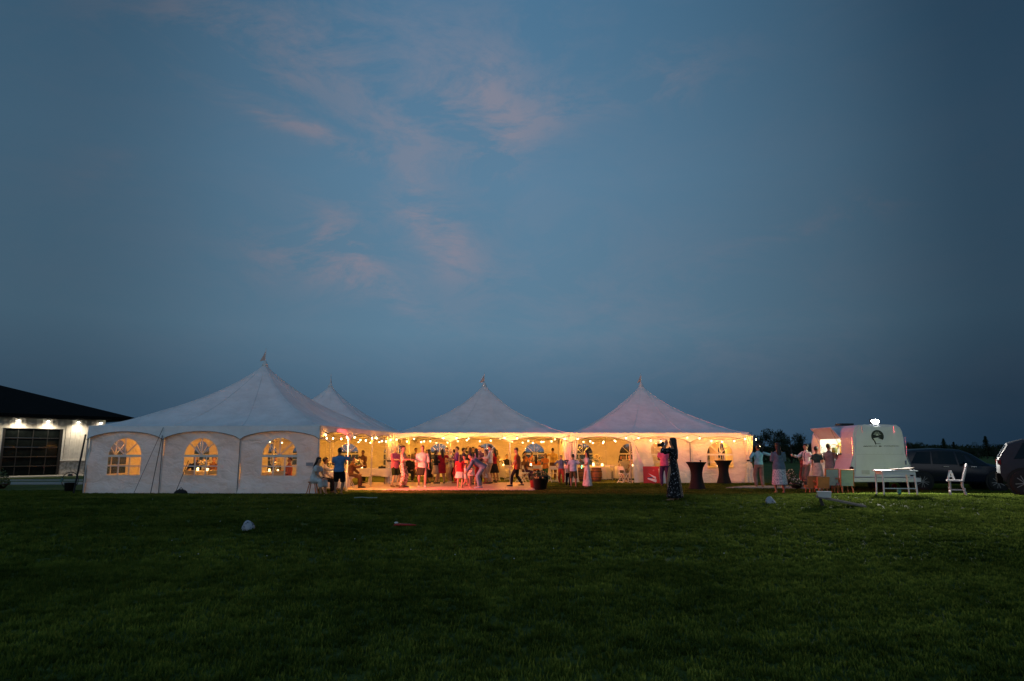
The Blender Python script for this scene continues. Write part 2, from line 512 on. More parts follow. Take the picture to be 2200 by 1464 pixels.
def grass():
    """short mown blades standing on the lawn within sight"""
    blade = blade_mat()
    tufts = []
    for k, (hh, ww, nb) in enumerate(((.036, .0045, 10), (.042, .008, 10))):
        mb = MB(); r = random.Random(k)
        for i in range(nb):
            a = r.uniform(0, 6.28); d = r.uniform(0, .045); x, y = d * math.cos(a), d * math.sin(a)
            b = r.uniform(0, 6.28); l = r.uniform(.2, .8) * hh; h = hh * r.uniform(.55, 1.15)
            tx, ty = math.cos(b) * ww, math.sin(b) * ww; lx, ly = -math.sin(b) * l, math.cos(b) * l
            mb.add([(x - tx, y - ty, -.004), (x + tx, y + ty, -.004), (x + lx * .45 + tx * .7, y + ly * .45 + ty * .7, h * .62),
                    (x + lx * .45 - tx * .7, y + ly * .45 - ty * .7, h * .62), (x + lx, y + ly, h)], [(0, 1, 2, 3), (3, 2, 4)])
        me = mb.mesh('grass_tuft', blade)
        o = bpy.data.objects.new('grass_tuft_source', me); tufts.append(o)
    root = None
    for k, (y0, y1, dens, sc, tf) in enumerate(((2.6, 8, 520, 1.0, 0), (8, 15, 190, 1.1, 1), (15, 28.2, 110, 1.2, 1), (28.2, 34.4, 110, 1.2, 1))):
        mb = MB(); n = 12
        vs = []; fs = []
        m = int((y1 - y0)) + 1
        for j in range(m + 1):
            y = y0 + (y1 - y0) * j / m; w = y * .80 + 1.5
            for i in range(n + 1):
                x = -w + 2 * w * i / n if k < 3 else 1.05 + 24 * i / n; vs.append((x, y, ground(x, y)))
        fs = [(j * (n + 1) + i, j * (n + 1) + i + 1, (j + 1) * (n + 1) + i + 1, (j + 1) * (n + 1) + i) for j in range(m) for i in range(n)]
        mb.add(vs, fs)
        o = mb.build('grass', blade)
        o['kind'] = 'stuff'
        tag(o, ['mown grass blades nearest the camera', 'mown grass blades across the middle of the lawn', 'mown grass blades just before the tents', 'mown grass blades right of the dance floor'][k], 'grass')
        g = bpy.data.node_groups.new('grass_scatter', 'GeometryNodeTree')
        g.interface.new_socket('Geometry', in_out='INPUT', socket_type='NodeSocketGeometry')
        g.interface.new_socket('Geometry', in_out='OUTPUT', socket_type='NodeSocketGeometry')
        N = g.nodes.new
        gi, go = N('NodeGroupInput'), N('NodeGroupOutput')
        dp = N('GeometryNodeDistributePointsOnFaces'); dp.inputs['Density'].default_value = dens; dp.inputs['Seed'].default_value = k
        oi = N('GeometryNodeObjectInfo'); oi.inputs[0].default_value = tufts[tf]
        ip = N('GeometryNodeInstanceOnPoints')
        rv = N('FunctionNodeRandomValue'); rv.data_type = 'FLOAT_VECTOR'
        rv.inputs[0].default_value = (-.15, -.15, 0); rv.inputs[1].default_value = (.15, .15, 6.28)
        sv = N('FunctionNodeRandomValue'); sv.data_type = 'FLOAT'; sv.inputs[2].default_value = .55 * sc; sv.inputs[3].default_value = 1.25 * sc
        L = g.links.new
        L(gi.outputs[0], dp.inputs[0]); L(dp.outputs[0], ip.inputs['Points']); L(oi.outputs['Geometry'], ip.inputs['Instance'])
        L(rv.outputs[0], ip.inputs['Rotation']); L(sv.outputs[1], ip.inputs['Scale']); L(ip.outputs[0], go.inputs[0])
        md = o.modifiers.new('scatter', 'NODES'); md.node_group = g


grass()

# ------------------------------------------------------------------ tents
EAVE, PEAK, TA = 2.52, 5.50, 4.57


def hole_pts(cx, z0, zs, r, n=14):
    """arched window outline, counter-clockwise from bottom left"""
    pts = [(cx - r, z0), (cx - r * .33, z0), (cx + r * .33, z0), (cx + r, z0), (cx + r, z0 + (zs - z0) * .5)]
    pts += [(cx + r * math.cos(math.pi * i / n), zs + r * math.sin(math.pi * i / n)) for i in range(n + 1)]
    pts += [(cx - r, z0 + (zs - z0) * .5)]
    return pts


def wall_panel(tentobj, O, u, nrm, w, seed, window=True, skew=0.0, shift=0.0, h=2.36, amp=.075):
    cx = w / 2 + shift; r_, z0, zs = .66, .72, 1.42
    def P(a, z, off=0.0): return O + u * a + Vector((0, 0, z)) + nrm * off
    def disp(a, z):
        v = Vector((a * .8 + seed * 3.7, z * 1.9 + a * .5, seed * 1.3))
        d = noise.noise(v) * amp * 1.4 + noise.noise(v * 2.6) * amp * .55
        d += math.sin(a * 2.2 + z * 3.0 + seed) * amp * .25
        if z < .45: d += math.sin(a * 7 + seed) * .03 * (.45 - z) / .45 + .05 * (.45 - z)
        return d
    mb = MB()
    hp = hole_pts(cx, z0, zs, r_)
    n = len(hp); K = 7; cen = (cx, 1.25); vs = []; fs = []
    def edge(a, z):
        """ray from the window's middle through (a, z) out to the panel's border"""
        da, dz = a - cen[0], z - cen[1]; best = 9e9
        if da > 1e-6: best = min(best, (w - cen[0]) / da)
        if da < -1e-6: best = min(best, cen[0] / -da)
        if dz > 1e-6: best = min(best, (h - cen[1]) / dz)
        if dz < -1e-6: best = min(best, (cen[1] - .015) / -dz)
        return cen[0] + da * best, cen[1] + dz * best
    outl = []
    for (a, z) in hp: outl.append(edge(a, z))
    corners = [(0, .015), (w, .015), (w, h), (0, h)]
    for c in corners:      # snap the nearest border point to each corner
        k = min(range(n), key=lambda i: (outl[i][0] - c[0]) ** 2 + (outl[i][1] - c[1]) ** 2); outl[k] = c
    # refine the border direction
    ring = []
    for i in range(n):
        ring.append((hp[i], outl[i])); j = (i + 1) % n
        ring.append((((hp[i][0] + hp[j][0]) / 2, (hp[i][1] + hp[j][1]) / 2), ((outl[i][0] + outl[j][0]) / 2, (outl[i][1] + outl[j][1]) / 2)))
    m = len(ring)
    def skewed(a, z):
        if skew: a = a + skew * (1 - a / w) * (1 - z / h) ** .7
        return a
    for k in range(K + 1):
        t = k / K
        for (p, q) in ring:
            a, z = p[0] * (1 - t) + q[0] * t, p[1] * (1 - t) + q[1] * t
            f = min(1, t * 2.2)
            vs.append(P(skewed(a, z), z, disp(a, z) * f))
    for k in range(K):
        for i in range(m): fs.append((k * m + i, k * m + (i + 1) % m, (k + 1) * m + (i + 1) % m, (k + 1) * m + i))
    mb.add(vs, fs)
    wall = mb.build('side_wall', CANVAS_WALL, tentobj, smooth=True)
    pv = [P(skewed(a, z), z) for a, z in hp]
    MB().add(pv, [tuple(range(len(pv)))]).build('window_pane', CLEAR, wall)
    fb = MB()
    def bar(a0, z0_, a1, z1_, wd):
        d = Vector((a1 - a0, z1_ - z0_)).normalized() * (wd / 2); px, pz = -d.y, d.x
        q = [(a0 + px, z0_ + pz), (a0 - px, z0_ - pz), (a1 - px, z1_ - pz), (a1 + px, z1_ + pz)]
        vv = [P(skewed(a, z), z, .012) for a, z in q] + [P(skewed(a, z), z, -.012) for a, z in q]
        fb.add(vv, [(0, 1, 2, 3), (7, 6, 5, 4), (0, 4, 5, 1), (1, 5, 6, 2), (2, 6, 7, 3), (3, 7, 4, 0)])
    bar(cx - r_, zs, cx + r_, zs, .075)
    bar(cx - r_, 1.05, cx + r_, 1.05, .035)
    for sx in (-.33, .33): bar(cx + sx * r_, z0, cx + sx * r_, zs - .038, .04)
    for an in (45, 90, 135): bar(cx + .02 * math.cos(R(an)), zs + .04, cx + r_ * math.cos(R(an)), zs + r_ * math.sin(R(an)), .032)
    fb.build('window_frame', WHITE_BAR, wall)
    return wall


def tent(name, label, cx, cy, rz, half, walls, bundles=(), seed=0, pennant=(1, 0), straps=()):
    T = thing(name, label, 'tent', (cx, cy, 0), rz, 'white high-peak tents joined in an L')
    # canopy
    mb = MB(); K, m = 26, 10; vs = []; fs = []
    for k in range(K + 1):
        r_ = max(k / K, .012)
        for sdx in range(4):
            for i in range(m):
                t = -1 + 2 * i / m
                x, y = (t, -1) if sdx == 0 else (1, t) if sdx == 1 else (-t, 1) if sdx == 2 else (-1, -t)
                # near the peak the section is round, at the eave it is square
                q = math.hypot(x, y); rd = min(1, r_ * 1.6)
                x, y = x * (rd + (1 - rd) * 1.06 / q), y * (rd + (1 - rd) * 1.06 / q)
                z = EAVE + (PEAK - EAVE) * ((1 - r_) ** 1.48 * .965 + .035 * math.exp(-r_ / .035))
                z -= .10 * (1 - t * t) * math.sin(math.pi * r_)           # cloth sags between the ridges
                z += .015 * noise.noise(Vector((x * r_ * 3 + seed, y * r_ * 3, seed)))
                vs.append((x * r_ * half, y * r_ * half, z))
    M4 = 4 * m
    for k in range(K):
        for i in range(M4): fs.append((k * M4 + i, k * M4 + (i + 1) % M4, (k + 1) * M4 + (i + 1) % M4, (k + 1) * M4 + i))
    fs.append(tuple(range(M4)))
    mb.add(vs, fs); mb.build('canopy', CANVAS_ROOF, T, smooth=True)
    # ridge seams
    for sx, sy in ((-1, -1), (1, -1), (1, 1), (-1, 1)):
        pts = []
        for k in range(2, 27):
            r_ = k / 26; q = math.sqrt(2); rd = min(1, r_ * 1.6); f = rd + (1 - rd) * 1.06 / q
            pts.append((sx * r_ * half * f, sy * r_ * half * f, EAVE + (PEAK - EAVE) * (1 - r_) ** 1.48 * .965 + .008))
        MB().tube(pts, .014, 5).build('ridge_seam', CANVAS_ROOF, T)
    for sdx in range(4):
        for tt in (-1 / 3, 1 / 3):
            pts = []
            for k in range(3, 27):
                r_ = k / 26
                x, y = (tt, -1) if sdx == 0 else (1, tt) if sdx == 1 else (-tt, 1) if sdx == 2 else (-1, -tt)
                q = math.hypot(x, y); rd = min(1, r_ * 1.6); f_ = rd + (1 - rd) * 1.06 / q
                z = EAVE + (PEAK - EAVE) * ((1 - r_) ** 1.48 * .965 + .035 * math.exp(-r_ / .035)) - .10 * (1 - tt * tt) * math.sin(math.pi * r_)
                pts.append((x * r_ * half * f_, y * r_ * half * f_, z + .006))
            MB().tube(pts, .013, 5).build('panel_seam', CANVAS_ROOF, T)
    # peak cap, finial and pennant
    MB().lathe([(.16, PEAK - .22), (.10, PEAK - .05), (.05, PEAK + .06), (.018, PEAK + .10), (.014, PEAK + .62), (.0, PEAK + .66)], 12).build('finial', WHITE_BAR, T, True)
    px_, s_ = pennant
    fl = MB(); c_, si = math.cos(s_), math.sin(s_)
    a = Vector((.016, 0, PEAK + .58)); b = Vector((.016, 0, PEAK + .10)); c = Vector((px_ * c_ * .30, si * .3, PEAK + .06)); d_ = Vector((px_ * c_ * .14, si * .14, PEAK + .28))
    fl.add([a, d_, c, b, a + Vector((0, .006, 0)), d_ + Vector((0, .006, 0)), c + Vector((0, .006, 0)), b + Vector((0, .006, 0))],
           [(0, 1, 2, 3), (7, 6, 5, 4), (0, 4, 5, 1), (1, 5, 6, 2), (2, 6, 7, 3), (3, 7, 4, 0)])
    fl.build('pennant', M('pennant_cloth', (.62, .42, .36), .8, var=.1), T)
    sides = {'front': (Vector((-half, -half, 0)), Vector((1, 0, 0)), Vector((0, -1, 0))),
             'right': (Vector((half, -half, 0)), Vector((0, 1, 0)), Vector((1, 0, 0))),
             'back': (Vector((half, half, 0)), Vector((-1, 0, 0)), Vector((0, 1, 0))),
             'left': (Vector((-half, half, 0)), Vector((0, -1, 0)), Vector((-1, 0, 0)))}
    bay = 2 * half / 3
    pole_mb = MB().tube([(0, 0, 0), (0, 0, EAVE - .02)], .032, 8).box((0, 0, .01), (.16, .16, .02)).mesh('pole', POLE)
    for sn, (O, u, nr) in sides.items():
        for i in range(3): link('pole', pole_mb, T, O + u * (bay * i) - nr * .03)
        # valance with an arch over every bay
        mb = MB(); n = 54; vs = []
        for i in range(n + 1):
            s = i / n * 3; fr = s - math.floor(s) if i < n else 1.0
            arch = math.sin(math.pi * fr) ** .62
            zb = EAVE - .50 + .30 * arch
            wv = .012 * math.sin(s * 21 + seed)
            for k in range(4):
                z = EAVE + .004 - (EAVE - zb) * k / 3
                vs.append(O + u * (2 * half * i / n) + nr * (.012 + (.03 + wv) * k / 3) + Vector((0, 0, z)))
        mb.add(vs, [(i * 4 + k, (i + 1) * 4 + k, (i + 1) * 4 + k + 1, i * 4 + k + 1) for i in range(n) for k in range(3)])
        mb.build('valance', CANVAS_ROOF, T, smooth=True)
        MB().tube([v + nr * .004 for v in vs[3::4]], .011, 5).build('valance_hem', M('hem_webbing', (.16, .15, .14), .8, var=.1), T)
        MB().box(O + u * half - nr * .03 + Vector((0, 0, EAVE - .045)), (2 * half if abs(u.x) > .5 else .05, 2 * half if abs(u.y) > .5 else .05, .05)).build('eave_rail', POLE, T)
        for b in range(3):
            k = walls.get(sn, '---')[b]
            if k == '-': continue
            wl = wall_panel(T, O + u * (bay * b + .01) - nr * .06, u, nr, bay - .02, seed * 7 + b + len(sn), skew=.85 if k == 's' else 0, shift=-.12 if k == 's' else 0)
            MB().tube([O + u * (bay * b) + nr * .012 + Vector((0, 0, z)) for z in (.02, 1.0, 2.06)], .011, 5).build('wall_lacing', STRAP, T)
    # sidewall cloth gathered and tied at a leg
    for bi, (bx, by) in enumerate(bundles):
        mb = MB(); vs = []; seg = 40; zs_ = [.05, .12, .35, .7, 1.0, 1.12, 1.25, 1.6, 1.95, 2.25, 2.42]
        rr = [.20, .19, .17, .15, .10, .085, .10, .15, .18, .20, .22]
        for z, r_ in zip(zs_, rr):
            for k in range(seg):
                t = 2 * math.pi * k / seg
                q = r_ * (1 + .26 * math.sin(t * 7 + z * 1.2 + bi) + .12 * math.sin(t * 13 + z * 3))
                vs.append((bx + q * math.cos(t), by + q * .8 * math.sin(t), z))
        n = len(zs_)
        mb.add(vs, [(i * seg + k, i * seg + (k + 1) % seg, (i + 1) * seg + (k + 1) % seg, (i + 1) * seg + k) for i in range(n - 1) for k in range(seg)])
        mb.build('tied_curtain', CANVAS_WALL, T, smooth=True)
        MB().lathe([(.10, 1.09), (.115, 1.10), (.115, 1.15), (.10, 1.16)], 14, (bx, by, 0)).build('curtain_tie', STRAP, T)
    for (p0, p1, r0) in straps:
        MB().tube([p0, p1], r0, 6).build('guy_strap', STRAP, T)
    return T


ROT1 = R(-6.5)                                   # the nearest tent stands a little askew
C1 = Vector((-6.98, 24.75))                      # its front right corner
u1, v1 = Vector((math.cos(ROT1), math.sin(ROT1))), Vector((-math.sin(ROT1), math.cos(ROT1)))
cen1 = C1 - u1 * TA + v1 * TA
tent1 = tent('party_tent', 'nearest white tent with three arched windows in its front wall', cen1.x, cen1.y, ROT1, TA,
     {'front': 'www', 'left': 'www'}, bundles=((TA - .05, TA - .25),), seed=1, pennant=(-1, .2),
     straps=((Vector((-TA / 3 + .02, -TA - .07, EAVE - .05)), Vector((-TA / 3 - .28, -TA - 1.05, .02)), .009),
             (Vector((-TA / 3 + .02, -TA - .09, EAVE - .35)), Vector((-TA / 3 - .12, -TA - .30, .02)), .014),
             (Vector((-TA - .05, -TA - .07, EAVE - .3)), Vector((-TA - .16, -TA - .25, .01)), .034),
             (Vector((-TA / 3 + 1.15, -TA - .12, 1.25)), Vector((-TA / 3 + .98, -TA - .5, .12)), .013)))
tent2 = tent('party_tent', 'middle white tent open over the dance floor', -1.62, 34.8 + TA, 0, TA,
     {'back': 'www'}, bundles=((-TA + .12, -TA + .2), (TA - .15, -TA + .12)), seed=2, pennant=(-1, .1))
tent3 = tent('party_tent', 'white tent at the right end with a pulled-open flap', 7.56, 34.8 + TA, 0, TA,
     {'back': 'www', 'right': 'www', 'front': '-sw'}, bundles=((-TA + .18, -TA + .2), (TA - .12, -TA - .12)), seed=3, pennant=(-1, .9))
tent4 = tent('party_tent', 'rearmost white tent rising behind the nearest one', -10.72, 39.7, R(-2), 4.46,
     {'back': 'www', 'left': 'www'}, seed=4, pennant=(-1, 1.5))
# loose flap of the opened panel on the end tent
fl = MB(); vs = []
f0 = Vector((7.56 - TA + 3.05, 34.8, 0))
for i in range(9):
    t = i / 8; z = 2.25 * (1 - t) + .03 * t
    for k in range(7):
        s = k / 6; wid = .05 + .78 * t
        vs.append((f0.x + .02 + s * wid + .10 * t, f0.y - .12 - .16 * math.sin(s * 6 + .5) * (.25 + t) * .5, z + .04 * s))
fl.add(vs, [(i * 7 + k, i * 7 + k + 1, (i + 1) * 7 + k + 1, (i + 1) * 7 + k) for i in range(8) for k in range(6)])
fo = fl.build('wall_flap', CANVAS_WALL, tent3, True); fo.location = (-7.56, -(34.8 + TA), 0)
# gold name plate on the corner of the nearest tent's front
MB().box((TA - .32, -TA - .06, 1.13), (.27, .01, .12)).build('wall_sign', M('grey_card', (.30, .30, .32), .7), tent1)


# ------------------------------------------------------------------ strings of bulbs
BULB_ME = MB().lathe([(.0, -.056), (.016, -.052), (.027, -.034), (.027, -.02), (.017, .008), (.013, .02)], 10).mesh('bulb', BULB, True)
SOCK_ME = MB().lathe([(.017, .012), (.019, .02), (.019, .07), (.008, .075)], 8).mesh('socket', BLACK)


def light_string(label, path, sag, per, energy, drop=.0, skip=(), col=WARM, scale=1.0):
    path = [Vector(p) for p in path]
    T = thing('string_light', label, 'string lights', path[0], 0, 'strings of warm bulbs')
    o = path[0]; wp = []; bl = []
    for i in range(len(path) - 1):
        a, b = path[i], path[i + 1]
        for k in range(13):
            t = k / 12; wp.append(a.lerp(b, t) - Vector((0, 0, sag * 4 * t * (1 - t))) - o)
        for k in range(per):
            t = (k + .5 + rnd.uniform(-.13, .13)) / per
            bl.append(a.lerp(b, t) - Vector((0, 0, sag * 4 * t * (1 - t) + .075)) - o)
    MB().tube(wp, .007, 5).build('wire', WIRE, T)
    for p in bl:
        b = link('bulb', BULB_ME, T, p); b.rotation_euler = (rnd.uniform(-.2, .2), rnd.uniform(-.2, .2), 0); b.scale = (scale,) * 3
        link('socket', SOCK_ME, b)
        lamp('POINT', p - Vector((0, 0, .03)), col, energy * rnd.uniform(.8, 1.2), .031, T, 'bulb_light')
    return T


def side1(t, out=.08, z=2.3):
    p = C1 + v1 * (2 * TA * t) + u1 * out
    return (p.x, p.y, z)


EN = 128.0
light_string('bulbs along the open side of the nearest tent', [side1(0, z=2.36), side1(1 / 3, z=2.34), side1(2 / 3, z=2.34), side1(.99, z=2.34)], .20, 4, EN * .55)
FR = 34.28
light_string('bulbs swagged along the front eave of the middle tent', [(-6.15, FR, 2.36), (-3.14, FR, 2.44), (-.09, FR, 2.44), (2.92, FR, 2.38)], .26, 5, EN * .74)
light_string('bulbs swagged along the front eave of the right-hand end tent', [(3.02, FR, 2.38), (6.04, FR, 2.44), (9.08, FR, 2.44), (12.1, FR, 2.40)], .26, 5, EN * .50)
light_string('bulbs strung deep inside the middle tent', [(-6.1, 40.5, 2.5), (-1.6, 39.2, 2.75), (2.9, 40.4, 2.5)], .45, 7, EN * 1.7)
light_string('bulbs strung deep inside the right-hand end tent', [(3.1, 38.2, 2.45), (7.5, 40.2, 2.75), (12.0, 38.6, 2.45)], .45, 7, EN * 1.5)
a1, b1 = cen1 - u1 * 4.3 - v1 * .6, cen1 + u1 * 4.3 - v1 * .2
light_string('bulbs strung across the inside of the nearest tent', [(a1.x, a1.y, 2.4), (cen1.x, cen1.y + .4, 2.7), (b1.x, b1.y, 2.4)], .3, 5, EN * 1.5)
light_string('bulbs strung inside the rearmost tent', [(-14.8, 38.4, 2.45), (-10.7, 40.0, 2.7), (-6.5, 38.8, 2.45)], .4, 6, EN * 1.7)
# last bulbs hang down the corner of the end tent
light_string('two bulbs hanging at the outer corner of the right-hand tent', [(12.2, FR, 2.44), (12.5, 34.2, 1.75)], .02, 2, EN * .6)

# ------------------------------------------------------------------ dance floor
WOODF = M('dance_floor_laminate', (.66, .44, .30), .28, var=.14, scale=2.5, spec=.5)
FX0, FX1, FY0, FY1 = -7.3, .90, 28.3, 34.9
df = thing('dance_floor', 'pale laminate dance floor of square panels before the tents', 'dance floor', (FX0, FY0, 0))
nx, ny = 7, 6; sx_, sy_ = (FX1 - FX0) / nx, (FY1 - FY0) / ny
pm = MB().box((sx_ / 2, sy_ / 2, .02), (sx_ - .012, sy_ - .012, .04)).mesh('panel', WOODF)
for i in range(nx):
    for j in range(ny): link('panel', pm, df, (i * sx_, j * sy_, 0))
edge = M('aluminium_edge', (.5, .48, .45), .4, .6)
for (c, s) in (((nx * sx_ / 2, -.03, .015), (nx * sx_, .05, .03)), ((nx * sx_ + .03, ny * sy_ / 2, .015), (.05, ny * sy_, .03))):
    MB().box(c, s).build('edge_ramp', edge, df)

# ------------------------------------------------------------------ barn at the left
def barn():
    A = Vector((-32.26, 43.5, 0)); B = Vector((-28.75, 48.0, 0))
    u = (B - A).normalized(); bk = Vector((-u.y, u.x, 0)); ang = math.atan2(u.y, u.x)
    T = thing('barn', 'long low barn with dark hip roof and floodlit pale boards', 'barn', B, ang)
    board = M('pale_board', (.55, .52, .47), .7, var=.16, scale=3, bump=.3, bscale=16)
    trim = M('pale_trim', (.62, .59, .54), .6, var=.08)
    roofm = M('dark_shingle', (.007, .007, .007), .9, var=.35, scale=7, bump=.5, bscale=22, spec=.05)
    stone = M('ledge_stone', (.34, .32, .29), .85, var=.45, scale=7, bump=.9, bscale=9)
    glassd = M('tinted_glass', (.005, .007, .007), .06, var=.3, spec=.06)
    frame = M('dark_door_frame', (.014, .014, .014), .45, var=.2)
    EH, LN, DP = 3.72, 20.0, 12.0
    x0, x1 = -4.05 - 1.9, -2.62   # garage door opening along the wall (right jamb at x1)
    DT, DB = 3.06, .06
    w = MB()
    def wallbox(xa, xb, za, zb): w.box(((xa + xb) / 2, .12, (za + zb) / 2), (xb - xa, .2, zb - za))
    wallbox(x1, 0, .95, EH); wallbox(x0 - .02, x1, DT, EH); wallbox(-LN, x0 - .02, .95, EH)
    w.build('wall', board, T)
    MB().box((-.1, DP / 2 + .12, EH / 2), (.2, DP - .2, EH)).build('wall', board, T)
    MB().box((x1 / 2, .10, .49), (-x1, .26, .90)).build('stone_base', stone, T)
    MB().box(((-LN + x0) / 2, .10, .49), (x0 + LN - .04, .26, .90)).build('stone_base', stone, T)
    MB().box((x1 / 2 - .001, .06, .97), (-x1 - .004, .36, .07)).build('stone_cap', trim, T)
    # battens
    bm_ = MB().box((0, 0, 0), (.045, .03, EH - 1.02)).mesh('batten', trim)
    k = x1 + .22
    while k < -.06: link('batten', bm_, T, (k, .005, (EH + 1.02) / 2)); k += .30
    bs = MB().box((0, 0, 0), (.045, .03, EH - DT - .14)).mesh('batten', trim)
    k = x0
    while k < x1: link('batten', bs, T, (k, .005, (EH + DT + .12) / 2)); k += .30
    # door: five glazed sections in a dark frame
    d = MB().box((x1 - .07, -.02, (DT + DB) / 2), (.14, .12, DT - DB)).box((x0 + .05, -.02, (DT + DB) / 2), (.10, .12, DT - DB)).build('door_frame', frame, T)
    MB().box(((x0 + x1) / 2, -.02, DT + .055), (x1 - x0 + .2, .14, .11)).build('door_head', trim, T)
    MB().box((x1 + .06, -.02, (DT + .95) / 2), (.10, .14, DT - .98)).build('door_jamb', trim, T)
    sh = (DT - DB) / 5
    for i in range(5):
        z = DB + sh * i
        sct = MB().box(((x0 + x1) / 2 - .02, .07, z + sh / 2), (x1 - x0 - .22, .03, sh - .01)).build('door_section', glassd, T)
        MB().box(((x0 + x1) / 2 - .02, .03, z + sh - .03), (x1 - x0 - .22, .05, .055)).build('rail', M('door_rail', (.05, .05, .05), .25, .6), sct)
        for q in range(1, 4): MB().box((x0 + (x1 - x0) * q / 4, .035, z + sh / 2 - .03), (.045, .04, sh - .08)).build('stile', frame, sct)
    # hip roof with a deep fascia
    ov = .95; e0, e1, f0_, f1_ = -LN - ov, ov + .55, -ov, DP + ov
    half = (f1_ - f0_) / 2; rise = half * .345
    zt = EH + .24
    vs = [(e0, f0_, zt), (e1, f0_, zt), (e1, f1_, zt), (e0, f1_, zt), (e0 + half, (f0_ + f1_) / 2, zt + rise), (e1 - half, (f0_ + f1_) / 2, zt + rise),
          (e0, f0_, EH + .02), (e1, f0_, EH + .02), (e1, f1_, EH + .02), (e0, f1_, EH + .02)]
    MB().add(vs, [(0, 1, 5, 4), (1, 2, 5), (2, 3, 4, 5), (3, 0, 4), (0, 6, 7, 1), (1, 7, 8, 2), (2, 8, 9, 3), (3, 9, 6, 0), (9, 8, 7, 6)]).build('roof', roofm, T)
    # wall lights under the soffit, some of them added to light the wall evenly
    lm = glow_mat('barn_lamp_glow', (1.0, .90, .74), 30)
    for x in (-6.9, -5.2, -3.55, -1.75, -.35):
        f = MB().box((x, -.08, 3.60), (.10, .20, .07)).build('wall_light', BLACK, T)
        MB().ball((x, -.12, 3.54), (.07, .07, .035), 10, 6).build('lens', lm, f)
        lamp('SPOT', (x, -.52, 3.52), (1.0, .84, .60), 150, .06, T, 'wall_light_beam', rot=aim((x, -.52, 3.52), (x, -.03, 1.2)), spot=R(150), blend=1.0)
    return T, u, B


barn_o, bu, bB = barn()
conc = M('concrete', (.27, .255, .225), .85, var=.2, scale=1.5, bump=.3, bscale=20)
ap = MB()
def ground_strip(name, pts, z, m):
    mb = MB(); mb.add([Vector((p[0], p[1], z)) for p in pts] + [Vector((p[0], p[1], z - .06)) for p in pts],
                      [tuple(range(len(pts)))] + [(i, len(pts) + i, len(pts) + (i + 1) % len(pts), (i + 1) % len(pts)) for i in range(len(pts))])
    o = mb.build(name, m); o['kind'] = 'structure'; return o
bk_ = Vector((-bu.y, bu.x, 0))
ground_strip('apron', [bB - bu * 18 - bk_ * .02, bB + bu * 1.5 - bk_ * .02, bB + bu * 1.5 - bk_ * 2.6, bB - bu * 18 - bk_ * 2.6], .03, conc)
q0, q1 = ground_pt(-120, 1042), ground_pt(262, 1041); q2, q3 = ground_pt(262, 1036), ground_pt(-120, 1036)
ground_strip('path', [q0, q1, q2, q3], .012, conc)
q0, q1 = ground_pt(-120, 1034), ground_pt(262, 1033); q2, q3 = ground_pt(262, 1031), ground_pt(-120, 1031)
ground_strip('path', [q0, q1, q2, q3], .013, conc)
q0, q1 = ground_pt(1560, 1050), ground_pt(1770, 1052); q2, q3 = ground_pt(1765, 1046), ground_pt(1600, 1046)
ground_strip('path', [q0, q1, q2, q3], .048, conc)


# ------------------------------------------------------------------ trees
BARK = M('bark', (.05, .042, .034), .9, var=.3, bump=.6, bscale=14)
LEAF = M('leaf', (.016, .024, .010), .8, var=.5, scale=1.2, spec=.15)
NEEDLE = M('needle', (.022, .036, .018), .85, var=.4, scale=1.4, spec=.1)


def tree_bushy(label, loc, h, seed, wide=.42):
    r = random.Random(seed)
    T = thing('tree', label, 'tree', loc, 0, 'trees beyond the field')
    tr = MB().tube([(0, 0, -.1), (.03 * h, 0, .25 * h), (.01 * h, .02 * h, .55 * h), (-.02 * h, 0, .85 * h)], [.035 * h, .028 * h, .018 * h, .006 * h], 7)
    blobs = []
    for i in range(22):
        a = r.uniform(0, 6.28); zz = r.uniform(.04, .9); rad = wide * h * (1 - ((zz - .45) / .6) ** 2) * r.uniform(.25, .8)
        c = Vector((math.cos(a) * rad, math.sin(a) * rad, zz * h)); blobs.append((c, h * r.uniform(.10, .19)))
        if i < 8: tr.tube([(.01 * h, 0, h * (.2 + .05 * i)), c * .6 + Vector((0, 0, h * (.2 + .05 * i) * .4)), c], [.012 * h, .008 * h, .003 * h], 5)
    tr.build('trunk', BARK, T)
    mb = MB(); ls = h * .022
    for c, rad in blobs:
        for _ in range(120):
            d = Vector((r.gauss(0, 1), r.gauss(0, 1), r.gauss(0, .8))); d.normalize()
            p = c + d * rad * r.uniform(.45, 1.1)
            x = Vector((r.uniform(-1, 1), r.uniform(-1, 1), r.uniform(-1, 1))).normalized(); y = x.orthogonal().normalized()
            s = ls * r.uniform(.6, 1.5)
            mb.add([p - x * s, p - y * s * .6, p + x * s, p + y * s * .6], [(0, 1, 2, 3)])
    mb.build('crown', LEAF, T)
    return T


def tree_conifer(label, loc, h, seed):
    r = random.Random(seed)
    T = thing('tree', label, 'tree', loc, 0, 'trees beyond the field')
    MB().tube([(0, 0, -.1), (0, 0, h * .5), (.01 * h, 0, h)], [.028 * h, .016 * h, .003 * h], 7).build('trunk', BARK, T)
    mb = MB()
    for i in range(1500):
        t = r.random() ** .8; z = h * (.10 + .9 * t); rad = h * .33 * (1 - t) ** .85 * (1 + .25 * math.sin(t * 34)) * r.uniform(.25, 1.05)
        a = r.uniform(0, 6.28); p = Vector((math.cos(a) * rad, math.sin(a) * rad, z - rad * .25))
        o = Vector((math.cos(a), math.sin(a), -.35)); s = Vector((-math.sin(a), math.cos(a), 0))
        l = h * .055 * r.uniform(.6, 1.3)
        mb.add([p - s * l * .35, p + o * l, p + s * l * .35, p - o * l * .4], [(0, 1, 2, 3)])
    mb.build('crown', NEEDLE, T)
    return T


def top_h(px, py, d):
    return at(px, py, d).z


